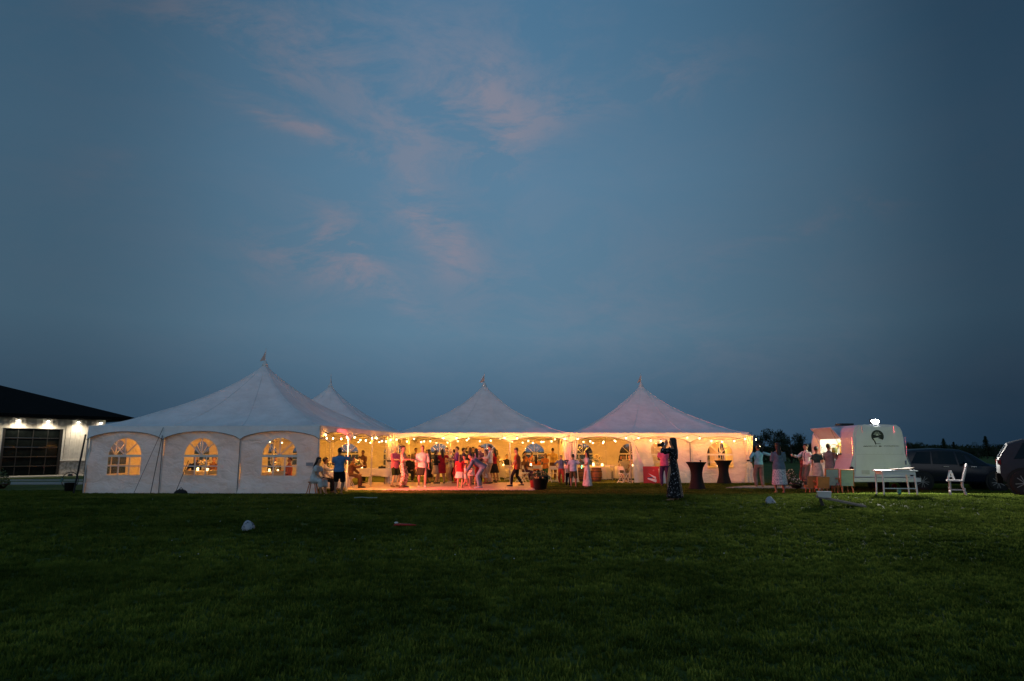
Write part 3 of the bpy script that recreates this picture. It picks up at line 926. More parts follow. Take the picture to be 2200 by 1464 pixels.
bushy = [(1632, 926, 92, .40, 'dark bushy tree rising right beside the end tent corner'),
         (1662, 924, 96, .46, 'bushy tree directly behind the long-haired woman in the denim jacket'),
         (1694, 926, 92, .42, 'broad dark tree to the right of the denim jacket woman'),
         (1722, 944, 100, .50, 'lower bushy tree behind the man in white shirt and braces'),
         (1748, 950, 104, .50, 'low dark tree just showing left of the trailer'),
         (1608, 944, 104, .5, 'dark tree mostly hidden behind the end tent'),
         (1952, 952, 150, .55, 'small dark tree just right of the trailer'),
         (1972, 951, 150, .55, 'round dark tree above the rear of the dark car'),
         (1992, 955, 155, .6, 'low dark tree above the dark car window'),
         (2048, 957, 160, .7, 'low spreading tree above the dark car roof'),
         (2072, 960, 160, .8, 'low scrubby tree right of the roof of the dark car'),
         (2092, 951, 150, .5, 'dark rounded tree left of the tallest fir'),
         (2132, 955, 140, .6, 'wide dark tree right of the tallest fir'),
         (2156, 956, 140, .6, 'low dark tree above the tail of the silver car'),
         (2180, 951, 130, .6, 'dark tree above the roof of the silver car'),
         (2205, 948, 120, .6, 'dark tree cut by the right edge of the picture')]
for i, (px, py, d, wd, lb) in enumerate(bushy):
    h = top_h(px, py, d)
    tree_bushy(lb, (at(px, 900, d).x, d, 0), h * 1.03, 11 + i, wd * 1.7)
for i, (px, py, d, lb) in enumerate([(2022, 943, 150, 'short fir with double tip above the dark car'), (2043, 950, 152, 'small fir between two low trees above the dark car'),
                                     (2112, 938, 140, 'tallest fir on the skyline near the silver car'), (1716, 938, 100, 'slim fir among the bushy trees left of the trailer')]):
    tree_conifer(lb, (at(px, 900, d).x, d, 0), top_h(px, py, d) * 1.02, 60 + i)
# far wood that closes the horizon
fw = MB(); r = random.Random(5)
for i in range(30000):
    x = r.uniform(20, 330); d = r.uniform(205, 250)
    hh = 3.1 + 1.4 * noise.noise(Vector((x * .035, 3, 0))) + 1.3 * noise.noise(Vector((x * .14, 7, 0))) + .7 * noise.noise(Vector((x * .5, 9, 0)))
    z = hh * r.random() ** .75
    p = Vector((x, d, z)); xx = Vector((r.uniform(-1, 1), r.uniform(-1, 1), r.uniform(-1, 1))).normalized(); y = xx.orthogonal().normalized()
    s = r.uniform(.3, .7) * (1.3 if z < hh * .7 else .7)
    fw.add([p - xx * s, p - y * s, p + xx * s, p + y * s], [(0, 1, 2, 3)])
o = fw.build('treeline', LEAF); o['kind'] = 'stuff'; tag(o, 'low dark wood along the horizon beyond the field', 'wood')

# ================================================================== TRAILER BAR
def trailer():
    X0, Y0 = 14.52, 27.0
    T = thing('bar_trailer', 'white vintage trailer bar with raised serving hatch and floodlight', 'trailer', (X0, Y0, 0), R(-1.5))
    shell = M('trailer_paint', (.62, .62, .67), .35, var=.07, scale=2, spec=.5)
    inner = M('trailer_interior', (.74, .72, .64), .6, var=.05)
    dark = M('trailer_dark', (.012, .014, .014), .5, var=.2)
    chrome = M('chrome', (.7, .7, .7), .18, 1.0, var=0)
    half = [(1.36, .40), (1.31, .62), (1.20, .95), (1.06, 1.32), (1.015, 1.5), (1.0, 2.10), (.965, 2.36), (.90, 2.52), (.76, 2.62), (.0, 2.66)]
    sec = [(-x, z) for x, z in half] + [(x, z) for x, z in reversed(half[:-1])]
    n = len(sec)
    ys = [(0, .985, 0), (.06, 1, 0), (1.05, 1, 0), (3.05, 1, 0), (3.9, .98, .0), (4.25, .90, -.05)]
    vs = [(x * s, y, .4 + (z - .4) * (s if s < .95 else 1) + dz) for y, s, dz in ys for x, z in sec]
    fs = []
    for i in range(len(ys) - 1):
        for k in range(n - 1):
            if i == 2 and k == 4: continue                     # serving hatch in the left side
            fs.append((i * n + k, i * n + k + 1, (i + 1) * n + k + 1, (i + 1) * n + k))
        fs.append((i * n + n - 1, i * n, (i + 1) * n, (i + 1) * n + n - 1))
    fs += [tuple(range(n)), tuple((len(ys) - 1) * n + k for k in range(n))]
    MB().add(vs, fs).build('body', shell, T)
    # rear panel, standing proud, narrower than the flared skirt
    pan = [(-1.05, .60), (-.93, 1.45), (-.90, 2.15), (-.84, 2.44), (-.70, 2.56), (.72, 2.56), (.86, 2.44), (.92, 2.15), (.95, 1.45), (1.08, .60)]
    MB().prism(pan, 'y', -.035, .0).build('rear_panel', shell, T)
    MB().box((0, -.02, .49), (2.86, .26, .15)).build('bumper', shell, T)
    MB().box((0, -.045, .57), (2.1, .02, .015)).build('panel_seam', dark, T)
    for sx in (-1, 1):
        for z in (.92, .72):
            l = MB(); l.lathe([(.0, 0), (.072, 0), (.085, .015), (.085, .04)], 16)
            o = l.build('tail_light', M('tail_lens', (.05, .006, .008), .25, var=.1), T, True, (sx * 1.155, -.012, z)); o.rotation_euler = (R(90), 0, 0)
        MB().tube([(sx * 1.04, -.02, 2.14), (sx * 1.05, -.02, 1.42)], .016, 6).build('corner_trim', chrome, T)
        MB().tube([(sx * 1.05, -.02, 1.40), (sx * 1.32, -.02, .56)], .016, 6).build('skirt_trim', chrome, T)
        MB().tube([(sx * .62, -.05, 2.57), (sx * .63, -.05, 2.32)], .013, 6).build('hinge_strap', chrome, T)
        for yy in (1.9, 2.75):
            w = MB(); w.lathe([(.0, -.11), (.30, -.11), (.33, -.07), (.33, .07), (.30, .11), (.0, .11)], 24)
            o = w.build('wheel', dark, T, True, (sx * 1.0, yy, .33)); o.rotation_euler = (0, R(90), 0)
    # emblem: dark disc with a rising sun over a winding road
    emb = M('emblem_ink', (.012, .016, .014), .6, var=0); pale = M('emblem_paper', (.62, .64, .63), .5, var=0)
    ex, ez, er = -.04, 2.18, .245
    E_ = MB()
    pts = [(ex + er * math.cos(t), ez + er * math.sin(t)) for t in [2 * math.pi * i / 40 for i in range(40)] if not (R(232) < t < R(318))]
    k0 = next(i for i in range(len(pts) - 1) if math.dist(pts[i], pts[i + 1]) > .1)
    pts = pts[:k0 + 1] + [(ex - .02, ez - .06)] + pts[k0 + 1:]
    E_.prism(pts, 'y', -.043, -.036)
    E_.prism([(ex - .17, ez - .15), (ex - .12, ez - .13), (ex - .07, ez - .30), (ex - .10, ez - .34)], 'y', -.043, -.0365)
    em = E_.build('emblem', emb, T)
    for i in range(7):
        t = R(18 + 24 * i); c0, s0 = math.cos(t), math.sin(t)
        q = [(ex - .01 + r_ * math.cos(t + d), ez + .03 + r_ * math.sin(t + d)) for r_, d in ((.07, .1), (.155, .03), (.155, -.03), (.07, -.1))]
        MB().prism(q, 'y', -.0475, -.044).build('sun_ray', pale, em)
    MB().prism([(ex - .01 + .05 * math.cos(R(a)), ez + .03 + .05 * math.sin(R(a))) for a in range(0, 181, 20)], 'y', -.0475, -.044).build('sun', pale, em)
    MB().prism([(ex - .17, ez - .08), (ex + .10, ez - .035), (ex + .02, ez - .06), (ex + .0, ez - .09), (ex + .17, ez - .17), (ex - .10, ez - .20)], 'y', -.0475, -.044).build('road', pale, em)
    # seams, plate and hitch
    MB().box((.0, -.0365, 1.47), (1.83, .006, .006)).build('panel_seam', M('seam_grey', (.30, .31, .31), .6), T)
    MB().box((-.62, -.045, .78), (.30, .012, .15)).build('number_plate', M('plate_white', (.5, .5, .48), .5), T)
    for k in range(12): MB().ball((-.86 + .156 * k, -.037, 1.51), (.008, .006, .008), 6, 4).build('rivet', chrome, T)
    MB().box((.95, -.06, 1.15), (.05, .05, .16)).build('latch', chrome, T)
    # small lettering under the emblem, too fine to read in the photograph
    r = random.Random(3)
    def scribble(x0, x1, z, h, name):
        mb = MB(); x = x0
        while x < x1:
            w = r.uniform(.008, .022); hh = h * r.uniform(.5, 1.0)
            mb.box((x + w / 2, -.040, z + (hh - h) / 2 * r.choice((0, 1))), (w, .006, hh)); x += w + r.uniform(.005, .012)
        mb.build(name, emb, T)
    scribble(ex - .10, ex + .10, 1.885, .035, 'lettering')
    scribble(-.62, -.44, 1.79, .045, 'lettering'); scribble(-.44, -.10, 1.795, .03, 'lettering'); scribble(-.02, .10, 1.79, .035, 'lettering')
    MB().prism([(.02 + .035 * math.cos(R(a)), 1.79 + .03 * math.sin(R(a))) for a in range(0, 360, 30)], 'y', -.048, -.0435).build('lettering', emb, T)
    scribble(.18, .76, 1.80, .028, 'lettering')
    # floodlight on the roof edge
    f = MB().box((-.06, .05, 2.76), (.35, .10, .18)).box((-.06, .08, 2.68), (.05, .05, .06)).build('floodlight', dark, T)
    MB().ball((-.06, .0, 2.765), (.15, .03, .075), 18, 10).build('lens', glow_mat('flood_glow', (1.0, .97, .90), 120), f)
    lamp('SPOT', (-.06, -.10, 2.76), (1.0, .95, .86), 6400, .10, T, 'floodlight_beam', rot=aim((-.06, -.10, 2.76), (-.3, -5.2, 0)), spot=R(104), blend=.7)
    MB().box((-.55, 1.6, 2.70), (.5, .6, .08)).build('roof_vent', dark, T)
    # hatch: flap raised past level, counter, back bar
    h = [Vector((-1.0, 1.06, 2.12)), Vector((-1.0, 3.04, 2.12)), Vector((-1.40, 3.04, 2.56)), Vector((-1.40, 1.06, 2.56))]
    nrm = (h[1] - h[0]).cross(h[2] - h[1]).normalized() * .03
    MB().add(h + [p + nrm for p in h], [(0, 1, 2, 3), (7, 6, 5, 4), (0, 4, 5, 1), (1, 5, 6, 2), (2, 6, 7, 3), (3, 7, 4, 0)]).build('hatch_flap', shell, T)
    MB().tube([(-1.0, 1.15, 1.75), (-1.32, 1.15, 2.46)], .012, 6).build('flap_strut', chrome, T)
    MB().tube([(-1.0, 2.95, 1.75), (-1.32, 2.95, 2.46)], .012, 6).build('flap_strut', chrome, T)
    MB().box((-1.06, 2.05, 1.475), (.42, 2.05, .035)).build('counter', M('dark_wood', (.07, .045, .03), .45), T)
    MB().box((.55, 2.05, 1.55), (.03, 3.4, 2.1)).build('inner_wall', inner, T)
    MB().box((.38, 2.05, 1.78), (.28, 1.8, .03)).build('back_shelf', M('pale_wood', (.45, .33, .2), .5), T)
    MB().box((.38, 2.05, 1.45), (.28, 1.8, .03)).build('back_shelf', M('pale_wood', (.45, .33, .2), .5), T)
    MB().box((0, 2.05, .62), (1.9, 3.9, .04)).build('inner_floor', dark, T)
    g = MB().box((.1, 2.05, 2.50), (.1, 1.2, .05)).build('ceiling_light', glow_mat('bar_lamp', (1, .92, .72), 9), T)
    lamp('POINT', (-.1, 1.7, 2.36), (1.0, .88, .58), 130, .12, T, 'ceiling_light_lamp')
    lamp('POINT', (-.1, 2.6, 2.36), (1.0, .88, .58), 100, .12, T, 'ceiling_light_lamp')
    # a small lamp under the counter lip lights the side below it
    lamp('SPOT', (-1.30, 1.9, 1.44), (1.0, .95, .80), 26, .05, T, 'counter_lamp', rot=aim((-1.3, 1.9, 1.44), (-1.12, 1.9, .6)), spot=R(120), blend=.8)
    MB().box((-1.27, 1.9, 1.452), (.05, .7, .012)).build('counter_light_strip', glow_mat('strip_glow', (1, .95, .8), 6), T)
    return T


trailer_o = trailer()
tb = trailer_o.location


def small(name, label, cat, mb, mats, loc, rz=0, smooth=False, group=None):
    o = mb.build(name, mats, None, smooth, loc); o.rotation_euler = (0, 0, rz)
    return tag(o, label, cat, group)


# things on the trailer's counter
jug = thing('drink_jug', 'jug of lime green drink on the trailer counter', 'jug', (tb.x - 1.08, tb.y + 1.45, 1.495))
MB().lathe([(.0, .01), (.085, .01), (.11, .10), (.10, .22), (.06, .25)], 16).build('drink', M('lime_drink', (.45, .62, .05), .3, var=.05, emit=(.5, .7, .05), estr=.0), jug, True)
MB().lathe([(.092, .0), (.118, .10), (.108, .23), (.075, .30), (.08, .31)], 16).build('glass', clear_mat('jug_glass', (.95, .97, .93), .15, .05), jug, True)
for k, (yy, lb) in enumerate(((1.12, 'tall clear jar at the near end of the trailer counter'), (2.55, 'small clear jar at the far end of the trailer counter'))):
    small('jar', lb, 'jar', MB().lathe([(.0, 0), (.06, 0), (.065, .22), (.05, .25), (.05, .28), (.0, .285)], 14), MATS['jug_glass'], (tb.x - 1.1, tb.y + yy, 1.495), smooth=True)
bt = MB().lathe([(.0, 0), (.036, 0), (.036, .18), (.014, .23), (.014, .29), (.0, .29)], 10)
bcols = [M('green_bottle', (.03, .10, .03), .15), M('amber_bottle', (.22, .09, .015), .15), M('clear_bottle', (.5, .52, .5), .1)]
for k in range(7):
    small('bottle', ['first', 'second', 'third', 'fourth', 'fifth', 'sixth', 'seventh'][k] + ' bottle from the near end of the trailer back shelf', 'bottle', bt, bcols[k % 3], (tb.x + .36, tb.y + 1.35 + .22 * k, 1.796), smooth=True, group='bottles on the trailer back shelf')


# ================================================================== CARS
def car(label, loc, rz, paint, glassm, st, wins, wx, wr, wy, front=True):
    T = thing('parked_car', label, 'car', loc, rz)
    dark = M('car_underbody', (.008, .008, .008), .7, var=.1)
    n = 15; vs = []
    def ring(s):
        x, zb, zs, zt, w, wt = s
        hr = [(0, zb), (w * .86, zb), (w * .97, zb + .10), (w, (zb + zs) / 2), (w * .985, zs), (wt, zt - .07), (wt * .82, zt - .005), (0, zt + .015)]
        return [(x, y, z) for y, z in hr] + [(x, -y, z) for y, z in reversed(hr[1:-1])]
    rings = [ring(s) for s in st]; m = len(rings[0])
    for r_ in rings: vs += r_
    fs = [(i * m + k, i * m + (k + 1) % m, (i + 1) * m + (k + 1) % m, (i + 1) * m + k) for i in range(len(st) - 1) for k in range(m)]
    fs += [tuple(range(m)), tuple((len(st) - 1) * m + k for k in range(m))]
    body = MB().add(vs, fs).build('body', paint, T, True)
    md = body.modifiers.new('edge', 'EDGE_SPLIT'); md.split_angle = R(38)
    def interp(x):
        for a, b in zip(st, st[1:]):
            if a[0] <= x <= b[0]:
                t = (x - a[0]) / (b[0] - a[0]); return [p * (1 - t) + q * t for p, q in zip(a, b)]
        return list(st[-1])
    def sp(x, t, sd, off=.012):
        _, zb, zs, zt, w, wt = interp(x); a, b = (w * .985, zs), (wt, zt - .07)
        return (x, sd * (a[0] * (1 - t) + b[0] * t + off), a[1] * (1 - t) + b[1] * t)
    for sd in (-1, 1):
        for (xa, xb, xc, xd) in wins:             # bottom from xa to xb, top from xc to xd
            bot = [xa + (xb - xa) * i / 4 for i in range(5)]; tp = [xc + (xd - xc) * i / 4 for i in range(5)]
            v = [sp(x, .06, sd) for x in bot] + [sp(x, .5, sd) for x in [(a + b) / 2 for a, b in zip(bot, tp)]] + [sp(x, .93, sd) for x in tp]
            MB().add(v, [(r_ * 5 + i, r_ * 5 + i + 1, (r_ + 1) * 5 + i + 1, (r_ + 1) * 5 + i) for r_ in range(2) for i in range(4)]).build('side_window', glassm, T)
        for x in wx:
            a = MB(); a.lathe([(.0, -.05), (wr + .075, -.05), (wr + .075, .0), (.0, .0)], 28)
            o = a.build('wheel_arch', dark, T, False, (x, sd * (wy + .022), wr + .015)); o.rotation_euler = (R(90) * -sd, 0, 0)
            w = MB(); w.lathe([(wr * .66, -.10), (wr * .94, -.11), (wr, -.07), (wr, .07), (wr * .94, .11), (wr * .66, .10)], 28)
            tw = w.build('wheel', M('tyre', (.014, .014, .014), .85, var=.1), T, True, (x, sd * (wy - .03), wr)); tw.rotation_euler = (R(90) * -sd, 0, 0)
            rim = MB(); rim.lathe([(wr * .60, .07), (wr * .68, .10), (wr * .68, -.08)], 28); rim.lathe([(0, .105), (wr * .16, .105), (wr * .16, .02)], 12)
            for q in range(10):
                t = 2 * math.pi * q / 10 + (.09 if q % 2 else -.09)
                rim.box((math.cos(t) * wr * .37, math.sin(t) * wr * .37, .088), (wr * .56, wr * .06, .03), rz=t)
            rim.lathe([(0, .062), (wr * .66, .062)], 20, mi=1)
            rim.build('rim', [M('alloy', (.22, .22, .22), .35, .3, var=.05), dark], tw)
        mr = MB().ball((st[len(st) // 2][0], sd * (wy + .17), 1.12), (.06, .12, .08), 10, 7).build('door_mirror', paint, T, True)
        for hx in (.55, -.45): MB().box((hx, sd * (wy + .055), .97), (.20, .03, .03)).build('door_handle', M('chrome_trim', (.6, .6, .6), .2, 1, var=0), T)
    return T, sp, interp


GLASSC = M('car_glass', (.004, .006, .008), .12, var=0, spec=.3)
st_suv = [(-2.28, .48, .80, .90, .70, .62), (-2.22, .36, 1.02, 1.16, .84, .74), (-1.98, .30, 1.05, 1.55, .90, .70), (-1.6, .28, 1.06, 1.66, .92, .70), (-.6, .28, 1.03, 1.71, .93, .72),
          (.2, .28, 1.01, 1.67, .93, .70), (.65, .28, 1.00, 1.48, .93, .69), (1.15, .28, .99, 1.12, .92, .72), (1.75, .30, .92, 1.00, .90, .70), (2.15, .34, .78, .86, .82, .62), (2.27, .42, .62, .70, .70, .52)]
navy = M('navy_paint', (.006, .010, .020), .22, .0, var=.05, spec=.32)
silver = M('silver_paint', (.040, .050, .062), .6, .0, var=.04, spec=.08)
winset = [(-1.72, -.98, -1.42, -.92), (-.90, .0, -.86, -.06), (.06, .98, .02, .52)]
p = at(2047, 1050, 28.6)
carA, spA, _ = car('dark blue car parked behind the white wooden chair', (p.x + .15, 28.9, 0), R(-14), navy, GLASSC, st_suv, winset, (-1.36, 1.36), .36, .915)
wb = at(2204, 1050, 20.3)                        # where the silver car's near rear wheel stands
th = R(-34); off = Matrix.Rotation(th, 3, 'Z') @ Vector((-1.66, -.86, 0))
st_b = [(q[0],) + q[1:] for q in st_suv]
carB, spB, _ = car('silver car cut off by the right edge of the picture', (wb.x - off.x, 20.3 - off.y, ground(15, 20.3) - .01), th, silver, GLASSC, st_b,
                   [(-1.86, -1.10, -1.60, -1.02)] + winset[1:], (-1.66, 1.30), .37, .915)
for c, lens in ((carA, 0), (carB, 1)):
    for sd in (-1, 1):
        MB().box((2.10, sd * .62, .78), (.22, .32, .10), rz=-sd * .5).build('headlight', M('headlamp', (.5, .5, .5), .1, .3, var=0), c)
        MB().box((-2.17, sd * .70, .98), (.10, .30, .14), rz=sd * .4).build('tail_light', M('tail_lens_car', (.10, .008, .01), .2, var=0), c)
    MB().add([(-2.245, -.66, 1.13), (-2.245, .66, 1.13), (-2.02, .58, 1.50), (-2.02, -.58, 1.50)], [(0, 1, 2, 3)]).build('rear_window', GLASSC, c)
    MB().box((-2.25, 0, .50), (.14, 1.66, .30)).build('rear_bumper', M('matte_bumper', (.006, .006, .006), .95, var=0, spec=.0), c)
    MB().box((2.24, 0, .48), (.14, 1.50, .24)).build('front_bumper', BLACK, c)
    v = []
    for x, t in ((.70, .93), (1.12, .10)):
        for sd in (-.82, -.4, 0, .4, .82):
            q = (spA if c is carA else spB)(x, t, 1, 0); v.append((x + .012, sd * q[1], q[2] + .055 + .03 * (1 - abs(sd))))
    MB().add(v, [(i, i + 1, 6 + i, 5 + i) for i in range(4)]).build('windscreen', GLASSC, c)

# ================================================================== FURNITURE
def chair_proto():
    T = thing('folding_chair', 'x', 'chair', (0, 0, 0), 0, 'white folding chairs')
    for s in (-1, 1):
        MB().tube([(s * .215, -.20, 0), (s * .215, .05, .46), (s * .215, .20, .84)], .019, 6).build('leg', WHITE_RESIN, T)
        MB().tube([(s * .19, .27, 0), (s * .19, -.12, .44)], .019, 6).build('leg', WHITE_RESIN, T)
    MB().box((0, -.01, .455), (.42, .40, .035), rx=R(3)).build('seat', WHITE_RESIN, T)
    MB().box((0, .165, .735), (.41, .025, .19), rx=R(-21)).build('backrest', WHITE_RESIN, T)
    MB().tube([(-.19, .22, .06), (.19, .22, .06)], .014, 6).build('crossbar', WHITE_RESIN, T)
    MB().tube([(-.215, -.15, .09), (.215, -.15, .09)], .014, 6).build('crossbar', WHITE_RESIN, T)
    return T


CH = chair_proto(); ch_used = [False]


def chair(label, x, y, rz, z=None):
    z = ground(x, y) if z is None else z
    if not ch_used[0]:
        ch_used[0] = True; CH.location = (x, y, z); CH.rotation_euler = (0, 0, rz); CH['label'] = label; return CH
    return dup(CH, label, (x, y, z), rz)


def cloth_round(label, x, y, r_=.80, h=.76, low=.12, seed=0):
    T = thing('round_table', label, 'table', (x, y, 0), 0, 'white-clothed tables')
    MB().lathe([(.0, h - .03), (r_ - .02, h - .03), (r_ - .02, h - .006), (.0, h - .006)], 28).build('table_top', M('plywood', (.4, .3, .2), .7), T)
    for k in range(4): MB().tube([(.45 * math.cos(k * 1.57 + .7), .45 * math.sin(k * 1.57 + .7), 0), (.4 * math.cos(k * 1.57 + .7), .4 * math.sin(k * 1.57 + .7), h - .03)], .018, 6).build('leg', BLACK, T)
    mb = MB(); seg = 64; zs = [h, h, h - .03, h - .2, (h + low) / 2, low]; rs = [.02, r_ - .03, r_, r_ + .02, r_ + .04, r_ + .06]; vs = []
    for i, (z, q) in enumerate(zip(zs, rs)):
        for k in range(seg):
            t = 2 * math.pi * k / seg; f = max(0, i - 2) / 3
            rr = q + f * (.055 * math.sin(t * 11 + seed) + .025 * math.sin(t * 19 + seed * 2))
            vs.append((rr * math.cos(t), rr * math.sin(t), z))
    mb.add(vs, [(i * seg + k, i * seg + (k + 1) % seg, (i + 1) * seg + (k + 1) % seg, (i + 1) * seg + k) for i in range(5) for k in range(seg)] + [tuple(range(seg))])
    mb.build('tablecloth', LINEN, T, True)
    return T


def cloth_long(label, x, y, rz, lx=1.8, ly=.76, h=.76, low=.40, seed=0):
    T = thing('long_table', label, 'table', (x, y, 0), rz, 'white-clothed tables')
    MB().box((0, 0, h - .018), (lx - .03, ly - .03, .025)).build('table_top', M('plywood', (.4, .3, .2), .7), T)
    for sx in (-1, 1):
        for sy in (-1, 1): MB().tube([(sx * (lx / 2 - .15), sy * (ly / 2 - .08), 0), (sx * (lx / 2 - .15), sy * (ly / 2 - .08), h - .03)], .018, 6).build('leg', BLACK, T)
    per = []
    for i in range(24): per.append((-lx / 2 + lx * i / 24, -ly / 2, 0, -1))
    for i in range(10): per.append((lx / 2, -ly / 2 + ly * i / 10, 1, 0))
    for i in range(24): per.append((lx / 2 - lx * i / 24, ly / 2, 0, 1))
    for i in range(10): per.append((-lx / 2, ly / 2 - ly * i / 10, -1, 0))
    vs = []; seg = len(per)
    for lev in range(4):
        z = h + .003 - (h - low) * lev / 3
        for k, (a, b, nx_, ny_) in enumerate(per):
            f = (.012 + .03 * lev / 3 * math.sin(k * .9 + seed) + .02 * lev / 3)
            vs.append((a + nx_ * f, b + ny_ * f, z - (.05 * math.sin(k * .31 + seed) if lev == 3 else 0)))
    MB().add(vs, [(i * seg + k, i * seg + (k + 1) % seg, (i + 1) * seg + (k + 1) % seg, (i + 1) * seg + k) for i in range(3) for k in range(seg)] + [tuple(range(seg))]).build('tablecloth', LINEN, T, True)
    return T


CANDLE = glow_mat('candle_glow', (1.0, .66, .28), 5)
PETAL = M('cream_petal', (.70, .60, .42), .8, var=.2, scale=20)
STEM = M('stem_green', (.07, .11, .04), .8, var=.3)


def centrepiece(label, x, y, z=.765, seed=0, s=1.0):
    r = random.Random(seed)
    T = thing('centrepiece', label, 'centrepiece', (x, y, z), 0, 'glowing table centrepieces'); T.scale = (s,) * 3
    MB().lathe([(.0, 0), (.05, 0), (.062, .09), (.05, .17), (.056, .19)], 12).build('vase', MATS['jug_glass'], T, True)
    MB().lathe([(.0, .005), (.032, .005), (.032, .075), (.0, .08)], 10, (.15, -.06, 0)).build('candle', CANDLE, T)
    MB().lathe([(.0, .005), (.032, .005), (.032, .095), (.0, .10)], 10, (-.13, -.10, 0)).build('candle', CANDLE, T)
    fo = MB(); fl_ = MB()
    for i in range(26):
        a = r.uniform(0, 6.28); q = r.uniform(.02, .17); p = Vector((q * math.cos(a), q * math.sin(a), .20 + r.uniform(0, .16) - q * .4))
        fl_.ball(p, (.034, .034, .026), 7, 4)
    for i in range(14):
        a = r.uniform(0, 6.28); p = Vector((.02 * math.cos(a), .02 * math.sin(a), .12)); q = Vector((.2 * math.cos(a), .2 * math.sin(a), .20 + r.uniform(0, .14)))
        sd = (q - p).cross(Vector((0, 0, 1))).normalized() * .022
        fo.add([p, (p + q) / 2 + sd, q, (p + q) / 2 - sd], [(0, 1, 2, 3)])
    fl_.build('flowers', PETAL, T, True); fo.build('leaves', STEM, T)
    lamp('POINT', (0, -.02, .30), (1.0, .55, .20), 2.2, .06, T, 'candle_light')
    return T


# tables inside the tents
tabs = []
def put_round(lbl, px, d, **k):
    x = at(px, 1000, d).x; cloth_round(lbl, x, d, seed=d, **k); return x
x = put_round('round table just inside the nearest tent beside its corner', 706, 28.6); centrepiece('flowers and candles on the round table at the tent corner', x, 28.5, seed=1, s=1.3)
cl_ = at(788, 1000, 33.3); cloth_long('long white-clothed table behind the single empty chair', cl_.x, 33.4, R(4), 2.1); centrepiece('tall flowers on the long table behind the empty chair', cl_.x - .45, 33.4, seed=2, s=1.4)
small('black_case', 'black equipment case lying on the long table', 'case', MB().box((0, 0, .05), (.34, .24, .10), taper=.94).box((0, 0, .115), (.08, .03, .03)), BLACK, (cl_.x + .72, 33.4, .766), .3)
x = put_round('round table behind the second window of the nearest tent', 440, 29.5); centrepiece('candles on the table behind the second tent window', x, 29.4, seed=3, s=1.4)
x = put_round('round table behind the third window of the nearest tent', 572, 28.2); centrepiece('bright candles on the table behind the third tent window', x - .5, 28.0, seed=4, s=1.5); centrepiece('second candle group behind the third tent window', x + .3, 28.3, seed=14, s=1.2)
x = put_round('round table with chairs behind the tall man in tan trousers', 1075, 40.2); centrepiece('flowers on the table beside the seated man in a dark suit', x, 40.0, seed=5, s=1.2)
x = put_round('round table behind the large flower pot', 1155, 39.2); centrepiece('candles on the table behind the large flower pot', x - .2, 38.9, seed=6, s=1.5)
x = put_round('round table to the right of the woman in the long dress', 1282, 39.0, low=.05); centrepiece('brightest flowers on the table right of the long dress', x, 38.8, seed=7, s=1.8)
x = put_round('round table where the man in the pale shirt sits', 1352, 38.6); centrepiece('small candles before the seated man in the pale shirt', x + .25, 38.3, seed=8)
x = put_round('round table deep in the middle tent behind the dancers', 940, 41.0); centrepiece('flowers on the table behind the dancers', x, 40.8, seed=9, s=1.3)
x = put_round('round table seen through the window of the right-hand tent', 1545, 38.0); centrepiece('flowers behind the window of the right-hand tent', x, 37.8, seed=10, s=1.3)

def chp(label, px, py, rz):
    p = ground_pt(px, py); return chair(label, p.x, p.y, R(rz))
chp('single white folding chair before the long table', 783, 1045, 182)
chp('white folding chair at left of the seated man in a dark suit', 1064, 1033, 200)
chp('white folding chair between the red post and the walking woman', 1094, 1032, 165)
chp('white folding chair seen side-on behind the walking woman', 1120, 1036, 70)
chp('white folding chair backing onto the large flower pot', 1153, 1033, 182)
chp('white folding chair between the flower pot and the boy in braces', 1189, 1036, 195)
chp('yellow-lit folding chair at the brightest flower table', 1312, 1031, 155)
chp('yellow-lit folding chair right of the brightest flower table', 1326, 1031, 190)
chp('pink-lit folding chair in front of the man in the pale shirt', 1340, 1038, 120)
chp('pink-lit folding chair against the tent leg by the flap', 1361, 1037, 200)
chp('folding chair half hidden behind the man in the blue shirt', 716, 1045, 150)
for (px, d, rz, lb) in ((415, 28.4, 170, 'chair showing low in the second tent window, left of centre'), (462, 28.6, 200, 'chair showing low in the second tent window, right of centre'),
                        (600, 27.2, 190, 'chair low in the third tent window')):
    chair(lb, at(px, 1000, d).x, d, R(rz))

# wine barrels standing by the flower table
def barrel(label, px, d, tilt=0):
    p = at(px, 1000, d); T = thing('barrel', label, 'barrel', (p.x, d, 0), 0, 'wooden barrels under the tent')
    prof = [(.0, 0), (.24, 0), (.29, .18), (.31, .36), (.29, .54), (.24, .72), (.0, .72)]
    MB().lathe(prof, 20).build('staves', M('barrel_oak', (.16, .075, .03), .6, var=.3, scale=9), T, True)
    for z, q in ((.06, .266), (.20, .302), (.52, .302), (.66, .266)): MB().lathe([(q, z - .02), (q + .006, z - .02), (q + .006, z + .02), (q, z + .02)], 20).build('hoop', M('barrel_iron', (.06, .055, .05), .5, .8), T)
barrel('oak barrel showing between the boy and the woman in the long dress', 1250, 37.4)
barrel('oak barrel just right of the woman in the long dress', 1281, 37.0)


